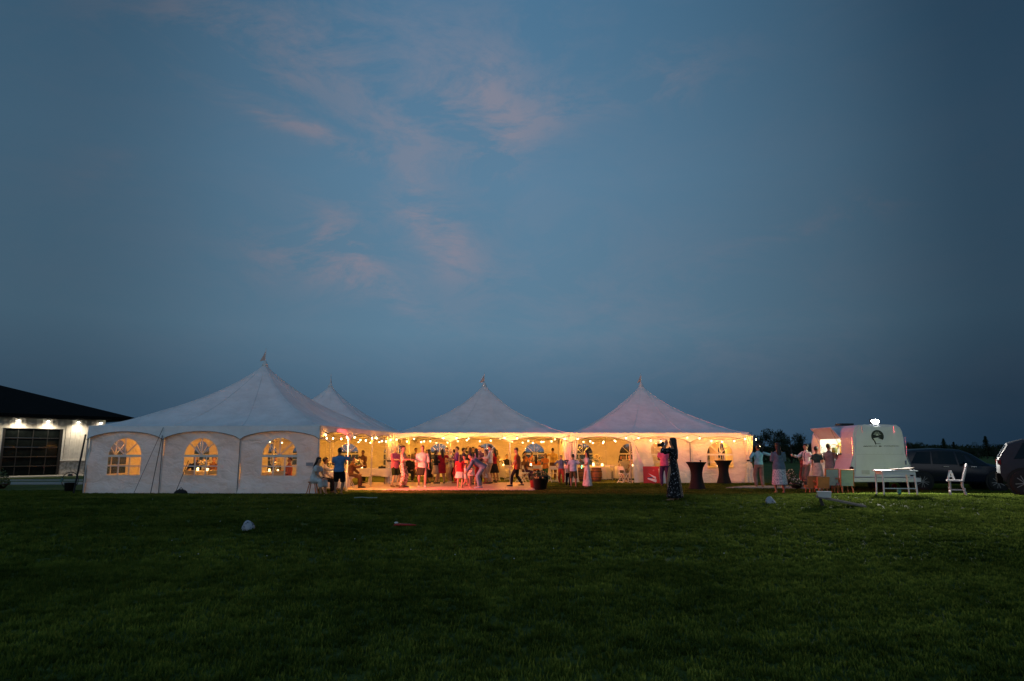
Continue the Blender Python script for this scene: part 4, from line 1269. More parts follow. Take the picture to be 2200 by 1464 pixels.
def cocktail(label, px, fy, h=1.14, r_=.42):
    p = ground_pt(px, fy); T = thing('cocktail_table', label, 'table', p, 0, 'black cocktail tables')
    sp_ = M('black_spandex', (.010, .009, .010), .75, var=.15, spec=.2)
    prof = [(r_ * .83, .03), (r_ * .80, .06), (r_ * .70, .22), (r_ * .60, .40), (r_ * .555, .58), (r_ * .58, .74), (r_ * .68, .90), (r_ * .86, 1.04), (r_, h - .02)]
    mb = MB(); vs = []; seg = 48
    for q, z in prof:
        for k in range(seg):
            t = 2 * math.pi * k / seg; f = 1 + (.07 * math.cos(4 * t) if z < .6 else 0) * (1 - z / .6)
            vs.append((q * f * math.cos(t), q * f * math.sin(t), z))
    mb.add(vs, [(i * seg + k, i * seg + (k + 1) % seg, (i + 1) * seg + (k + 1) % seg, (i + 1) * seg + k) for i in range(len(prof) - 1) for k in range(seg)])
    mb.build('cover', sp_, T, True)
    MB().lathe([(.0, h - .02), (r_, h - .02), (r_ + .006, h - .01), (r_ - .004, h), (.0, h)], 40).build('table_top', sp_, T)
    for k in range(4):
        a = k * math.pi / 2; MB().lathe([(.0, 0), (.045, 0), (.04, .03), (.0, .032)], 10, (r_ * .86 * math.cos(a), r_ * .86 * math.sin(a), 0)).build('foot', BLACK, T)
    return p
ck1 = cocktail('larger black stretch-covered cocktail table, right of the photographer', 1498, 1052)
ck2 = cocktail('smaller black stretch-covered cocktail table in front of the arched window', 1556, 1040)
small('cup', 'small dark cup on the larger cocktail table', 'cup', MB().lathe([(.0, 0), (.03, 0), (.036, .085), (.03, .08), (.0, .01)], 12), M('dark_cup', (.03, .02, .02), .4), (ck1.x + .16, ck1.y - .1, 1.141))
small('cup', 'clear cup standing on the smaller cocktail table', 'cup', MB().lathe([(.0, 0), (.03, 0), (.036, .10), (.033, .10), (.0, .01)], 12), MATS['jug_glass'], (ck2.x + .05, ck2.y, 1.141))

# red and white leaning game board, white bin
p = Vector((at(1399, 1000, 34.15).x, 34.15, 0))
T = thing('game_board', 'red game board with white boat-like emblem leaning by the flap', 'game board', p, R(-8))
MB().box((0, .10, .42), (.80, .02, .86), rx=R(-13)).build('board', M('red_board', (.52, .018, .014), .45, var=.06), T)
def onboard(poly, name, m, off):
    c, s = math.cos(R(-13)), math.sin(R(-13))
    vs = []
    for o_ in (off, off + .004):
        for a, b in poly: vs.append((a, .10 - .01 - o_ - s * -1 * 0 + (-(b - .42) * s), .42 + (b - .42) * c))
    n = len(poly); MB().add(vs, [tuple(range(n)), tuple(reversed(range(n, 2 * n)))] + [(i, n + i, n + (i + 1) % n, (i + 1) % n) for i in range(n)]).build(name, m, T)
wm = M('white_print', (.78, .78, .76), .5, var=0); bm2 = M('blue_print', (.04, .07, .16), .5, var=0)
onboard([(-.20, .22), (.20, .06), (.24, .10), (.24, .20), (-.18, .28)], 'emblem', wm, .002)
onboard([(-.14, .50), (.22, .32), (.22, .22), (.16, .24), (.02, .36)], 'emblem', wm, .002)
onboard([(-.22, .30), (.06, .34), (.04, .26), (-.20, .27)], 'emblem_band', bm2, .0066)
onboard([(.06, .62), (.14, .60), (.16, .66), (.10, .70)], 'emblem_dot', M('pale_red_print', (.62, .12, .10), .5, var=0), .002)
p = Vector((at(1421, 1000, 34.2).x, 34.2, 0))
small('cooler_box', 'tall white cooler box beside the red board', 'cooler', MB().box((0, 0, .34), (.46, .40, .68), taper=1.04).box((0, 0, .70), (.50, .44, .05)).box((0, -.21, .5), (.16, .02, .03)), WHITE_P, (p.x + .1, p.y, p.z), R(5))

# planters
def planter(label, px, fy, rt, rb, h, fol, seed, potm, flowers=None, leafm=None, n=260):
    p = ground_pt(px, fy); r = random.Random(seed)
    T = thing('potted_plant', label, 'plant', p)
    MB().lathe([(.0, 0), (rb, 0), (rt, h - .06), (rt + .03, h - .06), (rt + .03, h), (rt - .02, h), (rt - .03, h - .05), (.0, h - .05)], 22).build('pot', potm, T, True)
    mb = MB(); fm = MB()
    for i in range(n):
        a = r.uniform(0, 6.28); q = rt * 1.25 * math.sqrt(r.random()); z = h + fol * (1 - (q / (rt * 1.4)) ** 2) * r.uniform(.1, 1.0) - (.10 if q > rt else 0)
        c = Vector((q * math.cos(a), q * math.sin(a), z)); x = Vector((r.uniform(-1, 1), r.uniform(-1, 1), r.uniform(-.3, 1))).normalized(); y = x.orthogonal().normalized(); s = .05 * r.uniform(.6, 1.4)
        mb.add([c - x * s, c - y * s * .5, c + x * s, c + y * s * .5], [(0, 1, 2, 3)])
        if flowers and i % 5 == 0: fm.ball(c + Vector((0, 0, .03)), .022, 6, 4)
    mb.build('foliage', leafm or M('plant_leaf', (.06, .10, .035), .7, var=.4), T)
    if flowers: fm.build('flowers', flowers, T)
    return T
yel = M('yellow_flower', (.62, .50, .16), .8, var=.2); wht = M('white_flower', (.66, .68, .60), .8, var=.1)
planter('large dark flower pot with pale blooms at the dance floor corner', 1161, 1053, .33, .24, .56, .24, 1, M('dark_pot', (.012, .012, .013), .5), yel)
p = ground_pt(1150, 1050); small('bucket', 'dull red bucket behind the large flower pot', 'bucket', MB().lathe([(.0, 0), (.13, 0), (.17, .33), (.18, .34), (.165, .34), (.13, .02), (.0, .015)], 16), M('red_bucket', (.22, .03, .02), .5), (p.x - .06, p.y + .12, 0), smooth=True)
planter('leafy shrub in a dark pot behind the denim jacket woman', 1702, 1046, .22, .16, .30, .55, 2, MATS['dark_pot'], wht, n=320)
planter('low white-flowered pot left of the trailer', 1712, 1051, .24, .18, .26, .18, 3, MATS['dark_pot'], wht, n=200)
planter('green shrub cut by the left edge of the picture', -6, 1050, .36, .26, .20, .7, 4, MATS['dark_pot'], None, n=420)

# bucket with hoop, solar stake lamp, sandbag by the nearest tent
p = ground_pt(148, 1057)
T = thing('hoop_bucket', 'black bucket with a round hoop standing by the tent corner', 'bucket', p)
MB().lathe([(.0, 0), (.15, 0), (.19, .34), (.21, .36), (.18, .36), (.14, .03), (.0, .03)], 18).build('bucket', BLACK, T, True)
hp_ = [(.33 * math.cos(R(a)), 0, .44 + .33 * math.sin(R(a))) for a in range(-50, 231, 14)]
MB().tube(hp_, .017, 6).build('hoop', BLACK, T)
MB().box((0, -.02, .66), (.20, .06, .08), taper=.6).build('grip', BLACK, T)
MB().tube([(-.30, 0, .52), (-.33, -.05, .38)], .05, 7).build('nozzle', M('teal_plastic', (.02, .12, .13), .5), T)
p = ground_pt(312, 1055)
T = thing('stake_lamp', 'small pale garden lamp on a stake by the tent wall', 'lamp', p)
MB().tube([(0, 0, 0), (0, 0, .42)], .010, 6).build('stake', BLACK, T)
MB().lathe([(.0, .40), (.05, .41), (.065, .50), (.065, .56), (.0, .57)], 14).build('shade', glow_mat('stake_glow', (.85, .95, .62), .62), T, True)
MB().lathe([(.07, .565), (.07, .585), (.0, .61)], 14).build('cap', BLACK, T)
p = ground_pt(388, 1063)
small('sandbag', 'black sandbag weighting the tent guy line', 'sandbag', MB().ball((0, 0, .05), (.24, .17, .15), 16, 8).tube([(-.08, 0, .18), (0, 0, .26), (.08, 0, .18)], .014, 6), M('black_canvas', (.012, .012, .013), .85, var=.2, bump=.5, bscale=14), (p.x, p.y, p.z - .01), smooth=True)

# lounge chairs and stool beside the trailer
def lounge(label, px, d, rz, m, frame, w, hback, seat, legh, grp):
    p = at(px, 1000, d); p.z = ground(p.x, d); T = thing('lounge_chair', label, 'chair', p, R(rz), grp)
    MB().box((0, .02, seat - .05), (w, .50, .10)).build('seat', m, T)
    b = MB(); b.box((0, .27, (seat + hback) / 2 - .04), (w, .07, hback - seat + .12), rx=R(-9)); b.build('backrest', m, T)
    fr = MB()
    for s in (-1, 1): fr.box((s * (w / 2 + .012), .27, (seat + hback) / 2 - .04), (.028, .085, hback - seat + .14), rx=R(-9))
    fr.box((0, .27 + .045, hback + .015), (w + .05, .085, .03), rx=R(-9)); fr.build('back_frame', frame, T)
    for sx in (-1, 1):
        MB().tube([(sx * (w / 2 - .03), -.19, 0), (sx * (w / 2 - .05), -.17, seat - .09)], .022, 6).build('leg', frame, T)
        MB().tube([(sx * (w / 2 - .02), .30, 0), (sx * (w / 2 - .05), .22, seat - .09)], .022, 6).build('leg', frame, T)
        MB().box((sx * (w / 2 + .01), .02, seat + .16), (.04, .46, .03)).build('armrest', frame, T)
    return T
ochre = M('tan_leather', (.60, .21, .07), .6, var=.12); wood = M('teak', (.46, .17, .07), .5, var=.2, scale=12)
teal = M('sage_fabric', (.30, .36, .35), .85, var=.08, bump=.3, bscale=60)
lounge('low tan chair farthest left beside the trailer', 1741, 26.6, 176, ochre, wood, .42, .62, .30, .2, 'low tan chairs')
lounge('low tan chair next to the sage one', 1757, 26.3, 186, ochre, wood, .42, .60, .30, .2, 'low tan chairs')
lounge('sage high-backed chair left of the orange stool', 1778, 26.6, 180, teal, wood, .46, .90, .40, .3, 'sage high-backed chairs')
lounge('sage high-backed chair right of the orange stool, against the trailer', 1811, 26.1, 176, teal, wood, .44, .88, .40, .3, 'sage high-backed chairs')
p = at(1794, 1000, 26.5); p.z = ground(p.x, p.y)
T = thing('stool', 'orange wooden stool between the two sage chairs', 'stool', p, .3)
MB().lathe([(.0, .50), (.17, .50), (.18, .53), (.17, .56), (.0, .56)], 18).build('seat', M('orange_wood', (.55, .17, .06), .5, var=.15), T)
for k in range(4):
    a = k * math.pi / 2 + .4; MB().tube([(.20 * math.cos(a), .20 * math.sin(a), 0), (.12 * math.cos(a), .12 * math.sin(a), .50)], .022, 6).build('leg', MATS['orange_wood'], T)
MB().lathe([(.15, .22), (.165, .22), (.165, .25), (.15, .25)], 16).build('foot_ring', MATS['orange_wood'], T)
small('bottle', 'dark bottle standing on the orange stool', 'bottle', bt, bcols[0], (p.x, p.y, p.z + .561), smooth=True)
small('bottle', 'green bottle on the ledge of the trailer side', 'bottle', bt, bcols[0], (tb.x - 1.3, tb.y + .5, .0), smooth=True)

# white table with a flat carton, white chair, A-shaped stand, game board on the lawn
p0 = at(1921, 1000, 20.6); p0.z = ground(p0.x, p0.y)
T = thing('garden_table', 'white wooden table standing on the lawn before the trailer', 'table', p0, R(-6))
MB().box((0, 0, .735), (1.05, .62, .03)).build('table_top', WHITE_P, T)
MB().box((0, -.27, .67), (.9, .02, .10)).box((0, .27, .67), (.9, .02, .10)).build('apron', WHITE_P, T)
MB().box((-.44, 0, .67), (.02, .52, .10)).box((.44, 0, .67), (.02, .52, .10)).build('apron', WHITE_P, T)
for sx in (-1, 1):
    for sy in (-1, 1): MB().tube([(sx * .47, sy * .26, 0), (sx * .44, sy * .245, .72)], [.022, .034], 8).build('leg', WHITE_P, T)
MB().tube([(-.44, -.25, .22), (.44, -.25, .22)], .014, 6).build('stretcher', WHITE_P, T)
cb = M('cardboard', (.42, .27, .14), .8, var=.12)
small('carton', 'flat open cardboard carton on the white table', 'carton', MB().box((0, 0, .02), (.40, .34, .04)).box((.28, 0, .045), (.24, .33, .012), ry=R(-14)), cb, (p0.x + .12, p0.y - .02, p0.z + .752), .2)
small('drink_can', 'teal can standing on the lawn under the white table', 'can', MB().lathe([(.0, 0), (.05, 0), (.055, .01), (.055, .17), (.045, .19), (.0, .19)], 14), M('teal_can', (.05, .22, .22), .35, .3), (p0.x + .3, p0.y + .4, p0.z))

p = at(2050, 1000, 20.4); p.z = ground(p.x, p.y); chair_p = p.copy()
T = thing('wooden_chair', 'white wooden kitchen chair standing alone on the lawn', 'chair', p, R(-118))
WHITE_K, WHITE_P = WHITE_P, M('worn_white_paint', (.52, .48, .48), .6, var=.15, bump=.2)
MB().box((0, -.02, .44), (.42, .42, .035)).build('seat', WHITE_P, T)
for sx in (-1, 1):
    for (yy, y2) in ((-.18, -.16), (.22, .15)):
        MB().tube([(sx * .19, yy, 0), (sx * .185, (yy * 3 + y2) / 4, .11), (sx * .185, (yy + y2) / 2, .13), (sx * .18, (yy + y2) / 2, .22), (sx * .18, y2, .24), (sx * .165, y2, .43)], [.016, .026, .018, .026, .019, .021], 8).build('leg', WHITE_P, T)
    MB().tube([(sx * .18, .17, .44), (sx * .19, .25, .72), (sx * .19, .30, .93)], [.022, .018, .020], 8).build('back_post', WHITE_P, T)
    MB().tube([(sx * .18, -.17, .17), (sx * .18, .18, .17)], .013, 6).build('stretcher', WHITE_P, T)
MB().box((0, .295, .885), (.42, .022, .10), rx=R(-13)).build('crest_rail', WHITE_P, T)
for k in range(5): MB().tube([(-.13 + .065 * k, .17, .45), (-.13 + .065 * k, .285, .85)], .009, 6).build('spindle', WHITE_P, T)
MB().tube([(-.18, -.17, .13), (.18, -.17, .13)], .013, 6).build('stretcher', WHITE_P, T)
WHITE_P = WHITE_K
T = thing('letter_sign', 'small white letter A standing on the seat of the white chair', 'letter', chair_p + Vector((-.10, .06, .4585)), R(12))
for sx in (-1, 1): MB().box((sx * .062, 0, .135), (.045, .035, .285), ry=R(-sx * 21)).build('stroke', WHITE_P, T)
MB().box((0, .0, .262), (.060, .037, .024)).build('apex', WHITE_P, T)
MB().box((0, -.003, .10), (.11, .028, .035)).build('crossbar', WHITE_P, T)

p = ground_pt(1764, 1088)
T = thing('cornhole_board', 'sloping bean bag board propped on dark legs on the lawn', 'game board', p, R(-24)); T.scale = (.8, .8, .72)
bw = M('board_ply', (.20, .17, .14), 1.0, var=.18, scale=5, spec=0)
vs = [(-.12, -.30, .335), (1.16, -.30, .06), (1.16, .30, .06), (-.12, .30, .335)]
MB().add(vs + [(x, y, z - .045) for x, y, z in vs], [(0, 1, 2, 3), (7, 6, 5, 4), (0, 4, 5, 1), (1, 5, 6, 2), (2, 6, 7, 3), (3, 7, 4, 0)]).build('deck', bw, T)
for sy in (-1, 1): MB().box((.02, sy * .25, .135), (.08, .035, .30), ry=R(-14)).build('leg', M('dark_leg', (.03, .025, .02), .7), T)
MB().lathe([(.0, 0), (.075, 0), (.075, .004), (.0, .004)], 20, (.12, 0, .2925)).build('hole', BLACK, T)
c = p + Matrix.Rotation(R(-24), 3, 'Z') @ Vector((.08, -.10, .292 * .72))
small('plastic_box', 'small translucent white box sitting on the bean bag board', 'box', MB().box((0, 0, .06), (.27, .20, .12), taper=1.08).box((0, 0, .122), (.305, .23, .02)), M('milky_plastic', (.55, .55, .53), .35, var=.06), c, R(-24) + .1)
o = bpy.data.objects[-1] if False else None

r = random.Random(11)
def crumple(label, px, py, w, h):
    p = ground_pt(px, py); T = thing('bean_bag', label, 'bean bag', p, r.uniform(0, 6), 'pale bean bags on the lawn')
    mb = MB(); seg = 18; vs = []
    for i, (q, z) in enumerate([(.90, 0), (1.0, .14), (.92, .38), (.70, .68), (.36, .92), (.04, 1.0)]):
        for k in range(seg):
            t = 2 * math.pi * k / seg; f = 1 + .18 * math.sin(3 * t + i) + .08 * math.sin(7 * t + 2 * i)
            vs.append((q * f * w / 2 * math.cos(t) + .02 * z, q * f * w / 2 * .8 * math.sin(t), z * h))
    mb.add(vs, [(i * seg + k, i * seg + (k + 1) % seg, (i + 1) * seg + (k + 1) % seg, (i + 1) * seg + k) for i in range(5) for k in range(seg)])
    mb.build('bag', pattern_mat('bag_print', (.36, .38, .42), [(.12, .13, .17)], 26, .40), T, True)
    MB().tube([(-.04, -w * .46, h * .1), (.03, -w * .43, h * .28), (.05, -w * .40, h * .12)], .006, 5).build('tie', M('grey_cord', (.2, .2, .22), .8), T)
crumple('pale patterned bean bag lying alone far left on the near lawn', 533, 1140, .22, .16)
crumple('pale patterned bean bag on the lawn near the denim jacket woman', 1656, 1083, .23, .18)
p = ground_pt(868, 1134)
T = thing('toy_bat', 'flat red plastic toy lying in the near lawn', 'toy', (p.x, p.y, p.z + .03), R(6))
MB().tube([(-.17, 0, .012), (-.13, 0, .02), (-.02, 0, .018), (.10, 0, .014), (.2, 0, .008)], 1, 10, frame=(Vector((0, 1, 0)), Vector((0, 0, 1))), ell=[(.02, .012), (.035, .022), (.03, .02), (.024, .016), (.008, .008)]).build('body', M('red_plastic', (.42, .02, .018), .4), T, True)
MB().ball((-.13, 0, .05), (.035, .03, .018), 10, 6).build('cap', WHITE_P, T, True)
p = ground_pt(1984, 1050)
small('crate', 'dark red crate behind the trailer corner', 'crate', MB().box((0, 0, .22), (.50, .40, .44)).box((0, 0, .45), (.55, .45, .03)), M('dark_red', (.10, .015, .012), .6), (p.x + .1, p.y + .3, 0), .1)
p = ground_pt(1936, 1052)
small('ball', 'red ball lying under the trailer', 'ball', MB().ball((0, 0, .11), .11, 16, 10).ball((0, 0, .11), (.02, .02, .113), 8, 6), M('red_rubber', (.5, .03, .03), .5), (p.x, p.y + .5, 0), smooth=True)
p = ground_pt(1966, 1053)
small('paper_scrap', 'white crumpled paper on the grass right of the white table', 'litter', MB().ball((0, 0, .04), (.07, .05, .045), 8, 5).ball((.05, .02, .03), (.04, .05, .03), 7, 5), WHITE_P, (p.x, p.y, p.z))
p = ground_pt(785, 1074)
small('cloth_scrap', 'thin pale cord dropped on the grass before the dance floor', 'litter', MB().tube([(-.3, 0, .05), (-.1, .06, .06), (.08, -.02, .05), (.3, .05, .05)], .012, 5), M('grey_green_cord', (.3, .36, .32), .8), (p.x, p.y, p.z))
# clover heads scattered in the lawn
cm = MB(); r = random.Random(9)
for _ in range(50):
    y = r.uniform(8, 25); x = r.uniform(-.6, .6) * y * .9; s = r.uniform(.006, .011)
    cm.ball((x, y, ground(x, y) + r.uniform(.03, .06)), (s, s, s * .7), 5, 3)
o = cm.build('clover', M('clover_white', (.5, .5, .46), .8)); o['kind'] = 'stuff'; tag(o, 'tiny white clover heads scattered in the lawn', 'clover')

# red party light on a stand inside the nearest tent
sl = C1 - u1 * 1.15 + v1 * 1.6
T = thing('stage_light', 'red party light on a stand behind the nearest tent wall', 'lamp', (sl.x, sl.y, 0))
for k in range(3): MB().tube([(.35 * math.cos(k * 2.09), .35 * math.sin(k * 2.09), 0), (0, 0, .5)], .012, 6).build('leg', BLACK, T)
MB().tube([(0, 0, .4), (0, 0, 2.0)], .016, 8).build('pole', BLACK, T)
MB().tube([(-.08, 0, 2.02), (.12, 0, 2.0)], [.09, .10], 14).build('housing', BLACK, T)
MB().tube([(.121, 0, 2.0), (.126, 0, 2.0)], .085, 14).build('lens', glow_mat('stage_glow', (1, .1, .16), 6), T)
MB().tube([(-.06, .10, 1.78), (.11, .08, 1.70)], [.08, .09], 14).build('housing', BLACK, T)
MB().tube([(.112, .08, 1.70), (.117, .08, 1.70)], .075, 14).build('lens', glow_mat('amber_glow', (1, .6, .2), 6), T)
lamp('SPOT', (.17, .08, 1.68), (1.0, .40, .10), 1300, .08, T, 'amber_beam', rot=aim((.17, .08, 1.68), (6.0, 3.6, 0)), spot=R(80), blend=.8)
lamp('SPOT', (.18, 0, 1.98), (1.0, .09, .12), 6000, .09, T, 'stage_beam', rot=aim((.18, 0, 1.98), (9.0, 2.6, 1.2)), spot=R(78), blend=.6)

# ================================================================== PEOPLE
SKIN = [M('skin_light', (.52, .34, .25), .55, var=.06, spec=.35), M('skin_tan', (.38, .22, .14), .55, var=.06, spec=.35), M('skin_brown', (.24, .13, .08), .55, var=.06, spec=.35)]
EYE = M('eye_dark', (.02, .015, .012), .3, var=0); LIP = M('lip', (.30, .10, .09), .5, var=0)
HAIR = {'black': M('hair_black', (.010, .009, .009), .5, var=.3, scale=30, bump=.5, bscale=60), 'brown': M('hair_brown', (.05, .028, .016), .5, var=.3, scale=30, bump=.5, bscale=60),
        'grey': M('hair_grey', (.36, .34, .32), .6, var=.2, scale=30, bump=.5, bscale=60), 'white': M('hair_white', (.60, .56, .50), .6, var=.15, scale=30, bump=.5, bscale=60)}


def C(name, col, rough=.85):
    return M('cloth_' + name, col, rough, var=.22, scale=9, bump=.9, bscale=11, spec=.15)


def ik(a, t, l1, l2, pole):
    d = t - a; L = d.length
    if L > (l1 + l2) * .995: t = a + d.normalized() * (l1 + l2) * .995; d = t - a; L = d.length
    if L < abs(l1 - l2) * 1.05 + 1e-4: L = abs(l1 - l2) * 1.05 + 1e-4; t = a + d.normalized() * L; d = t - a
    x = (l1 * l1 - l2 * l2 + L * L) / (2 * L); h = math.sqrt(max(0, l1 * l1 - x * x))
    n = d.normalized(); p = pole - n * pole.dot(n)
    if p.length < 1e-5: p = n.orthogonal()
    return a + n * x + p.normalized() * h, t


JOBS = []         # (object, voxel, smooth iterations, extra)


def soft(name, mb, mat_, parent, voxel, it=4, extra=None, xm=()):
    o = mb.build(name, [mat_] + list(xm), parent, True)
    JOBS.append((o, voxel, it, extra)); return o


V = Vector


def person(px, fy, hy, face, label, skin=1, hair='short', hcol='black', top=None, bottom=None, dress=None, shoes='black', pose='stand',
           L=None, Rr=None, lean=0.0, twist=0.0, female=False, child=False, d=None, dx=0.0, seat=.46, height=None, turn=0.0, tilt=0.0,
           bag=None, suspenders=None, tie=None, wide=1.0, crossed=False):
    """one guest; px/fy/hy: photo column, row of the feet and row of the crown; face: heading in degrees, 0 = towards the camera, 90 = to the right"""
    if d is None: g = ground_pt(px, fy)
    else: x = at(px, 1000, d).x; g = V((x, d, ground(x, d)))
    if FX0 < g.x < FX1 and FY0 < g.y < FY1: g.z += .041
    h = height or (at(px, hy, g.y).z - g.z) * .992
    hf = h
    if pose in ('sit', 'bend'): hf = height or 1.7
    h = min(hf, 1.93)
    T = thing('person', label, 'person', g + V((dx, 0, 0)), R(face), 'party guests')
    sw = (.092 if female else .106) * wide; hw = .052 * wide
    hs = 1.22 if child else 1.0                                  # children have larger heads
    P = V((0, 0, .52)); le = R(lean)
    fL, fR = V((.062, .0, .0)), V((-.062, .0, .0))
    if pose == 'stand':
        fL.y += -.02; fR.y += .03; fL.x += .012
    if pose == 'walk': P.z = .508; fL = V((.045, -.15, 0)); fR = V((-.045, .14, .015))
    if pose == 'sway': P = V((.015, 0, .512)); fL = V((.085, -.03, 0)); fR = V((-.06, .05, 0))
    if pose == 'sit':
        P = V((0, .0, seat / h + .045)); fL = V((.075, -.27, 0)); fR = V((-.075, -.25, 0))
        if crossed: fL = V((-.05, -.30, .06)); fR = V((-.03, -.22, 0))
    if pose == 'bend': P = V((0, .09, .495)); fL = V((.06, .0, 0)); fR = V((-.06, .03, 0))
    s = V((0, -math.sin(le), math.cos(le))); f = V((0, -math.cos(le), -math.sin(le))); X = V((1, 0, 0))
    if twist: X = Matrix.Rotation(R(twist), 3, 'Z') @ X; f = Matrix.Rotation(R(twist), 3, 'Z') @ f
    sh = P + s * .285; SL, SR = sh + X * sw, sh - X * sw
    HL, HR = P + V((hw, 0, -.01)), P - V((hw, 0, .01))
    ua, fa = .166, .145
    def hand(t, sgn):
        if t is None: t = 'down'
        S_ = SL if sgn > 0 else SR
        if isinstance(t, str):
            o = {'down': V((.045, -.02, -.305)), 'front': V((.0, -.20, -.14)), 'reach': V((.0, -.27, -.05)), 'hip': V((.06, -.02, -.20)), 'up': V((.05, -.10, .17)),
                 'face': V((-.03, -.13, .06)), 'clap': V((-.085, -.17, -.11)), 'out': V((.22, -.05, -.06)), 'wide': V((.29, -.05, .0)), 'drink': V((-.02, -.17, -.03)),
                 'lap': V((-.02, -.16, -.24)), 'hold': V((-.06, -.14, -.17)), 'pocket': V((.035, -.03, -.25)), 'phone': V((-.04, -.20, .03)), 'swing': V((.05, -.13, -.27)), 'swingb': V((.05, .10, -.28)),
                 'down_reach': V((-.04, -.16, -.26))}[t]
            o = V((o.x * sgn, o.y, o.z)); return S_ + X * o.x + V((0, o.y * math.cos(R(twist)), o.z)) if not twist else S_ + (Matrix.Rotation(R(twist), 3, 'Z') @ o)
        return V(t)
    tL, tR = hand(L, 1), hand(Rr, -1)
    def pole(t, sgn): return X * sgn * .7 + V((0, .6, -.7))
    EL, WL = ik(SL, tL, ua, fa, pole(L, 1)); ER, WR = ik(SR, tR, ua, fa, pole(Rr, -1))
    aL, aR = fL + V((0, .0, .042)), fR + V((0, .0, .042))
    kp = V((.15, -1, 0)), V((-.15, -1, 0))
    KL, aL = ik(HL, aL, .245, .245, kp[0]); KR, aR = ik(HR, aR, .245, .245, kp[1])
    hl = V((0, -math.sin(le * .35 + R(tilt)), math.cos(le * .35 + R(tilt))))
    NB = P + s * .318; HC = NB + hl * (.094 * (1.06 if child else 1))
    hrot = Matrix.Rotation(R(turn + twist), 3, 'Z') @ Matrix.Rotation(le * .35 + R(tilt), 3, 'X')
    W_ = lambda v: v * h                                       # to metres

    def tub(mb, pts, rad, seg=10): mb.tube([W_(p) for p in pts], [r_ * h for r_ in rad], seg)
    def tor(mb, rows, seg=16):
        mb.tube([W_(p) for p, _, _ in rows], 1, seg, frame=(X, -f), ell=[(a * h, b * h) for _, a, b in rows])
    wst = .064 if female else .076; hip = (.096 if female else .090); chs = (.082 if female else .094)
    wst, hip, chs = wst * wide, hip * wide, chs * wide
    # --- body
    vx = .020 if h > 1.3 else .015
    mb = MB()
    tor(mb, [(P - s * .035, .06, .05), (P, hip * .95, .06), (P + s * .05, hip * .9, .056), (P + s * .115, wst, .048), (P + s * .2, chs * .95, .060), (P + s * .265, sw, .050), (P + s * .30, sw * .7, .038), (P + s * .325, .034, .033)])
    tub(mb, [P + s * .29, NB + hl * .02, HC], [.031, .029, .027])
    mb.ball(W_(HC), tuple(h * v * hs for v in (.0445, .055, .066)), 16, 12, rot=hrot)
    jaw = HC + hrot @ V((0, -.012, -.034)) * hs; mb.ball(W_(jaw), tuple(h * v * hs for v in (.034, .040, .034)), 12, 8, rot=hrot)
    mb.ball(W_(HC + hrot @ V((0, -.056, -.010)) * hs), tuple(h * v * hs for v in (.009, .012, .013)), 8, 6, rot=hrot)
    for q in (-1, 1): mb.ball(W_(HC + hrot @ V((q * .045, .004, -.006)) * hs), tuple(h * v * hs for v in (.007, .012, .018)), 8, 6, rot=hrot)
    for (S_, E_, Wr) in ((SL, EL, WL), (SR, ER, WR)):
        tub(mb, [S_, S_.lerp(E_, .4), E_, E_.lerp(Wr, .35), Wr, Wr + (Wr - E_).normalized() * .02], [.030, .028, .022, .0235, .0165, .016])
        hd = (Wr - E_).normalized(); n_ = hd.cross(V((0, 0, 1))); n_ = n_.normalized() if n_.length > .1 else V((1, 0, 0))
        mb.tube([W_(Wr + hd * a) for a in (.004, .03, .052)], 1, 8, frame=(n_, hd.cross(n_)), ell=[(.015 * h, .012 * h), (.022 * h, .011 * h), (.021 * h, .009 * h)])
    for (H_, K_, A_2) in ((HL, KL, aL), (HR, KR, aR)):
        tub(mb, [H_ + V((0, 0, .02)), H_.lerp(K_, .35), K_, K_.lerp(A_2, .3), A_2.lerp(K_, .12), A_2], [.052 * wide, .050 * wide, .034, .036, .021, .020])
        ft = V((0, -1, 0))
        tub(mb, [A_2 + V((0, .022, -.016)), A_2 + V((0, -.03, -.022)), A_2 + V((0, -.085, -.030)), A_2 + V((0, -.105, -.033))], [.020, .022, .017, .010], 8)
    extra = []
    for (E_, Wr, sg) in ((EL, WL, 1), (ER, WR, -1)):
        hd = (Wr - E_).normalized(); n_ = hd.cross(V((0, 0, 1))); n_ = n_.normalized() if n_.length > .1 else V((1, 0, 0)); b_ = hd.cross(n_)
        if b_.y > 0: b_ = -b_
        for k, (o_, ln) in enumerate(((-.0165, .038), (-.0055, .044), (.0055, .041), (.0165, .033))):
            p0 = Wr + hd * .046 + n_ * o_; p1 = p0 + hd * ln * .5 + b_ * .006; p2 = p1 + hd * ln * .28 + b_ * .014; p3 = p2 + hd * ln * .08 + b_ * .014
            extra.append(([W_(p) for p in (p0, p1, p2, p3)], [v * h for v in (.0056, .0052, .0046, .003)], 0))
        p0 = Wr + hd * .016 + n_ * .016 * sg; p1 = p0 + hd * .018 + n_ * .016 * sg + b_ * .006; p2 = p1 + hd * .018 + n_ * .004 * sg + b_ * .008
        extra.append(([W_(p) for p in (p0, p1, p2)], [v * h for v in (.0075, .0064, .0042)], 0))
    balls = [(W_(HC + hrot @ V((q * .0175, -.0495, .004)) * hs), h * .0080 * hs, 1) for q in (-1, 1)]
    balls += [(W_(HC + hrot @ V((q * .0185, -.0505, .0165)) * hs), h * .0062 * hs, 3) for q in (-1, 1)]
    balls.append((W_(HC + hrot @ V((0, -.0495, -.034)) * hs), h * .0075 * hs, 2))
    soft('body', mb, SKIN[skin], T, vx, 3, (extra, balls), (EYE, LIP, HAIR[hcol]))
    gx = vx * 1.1
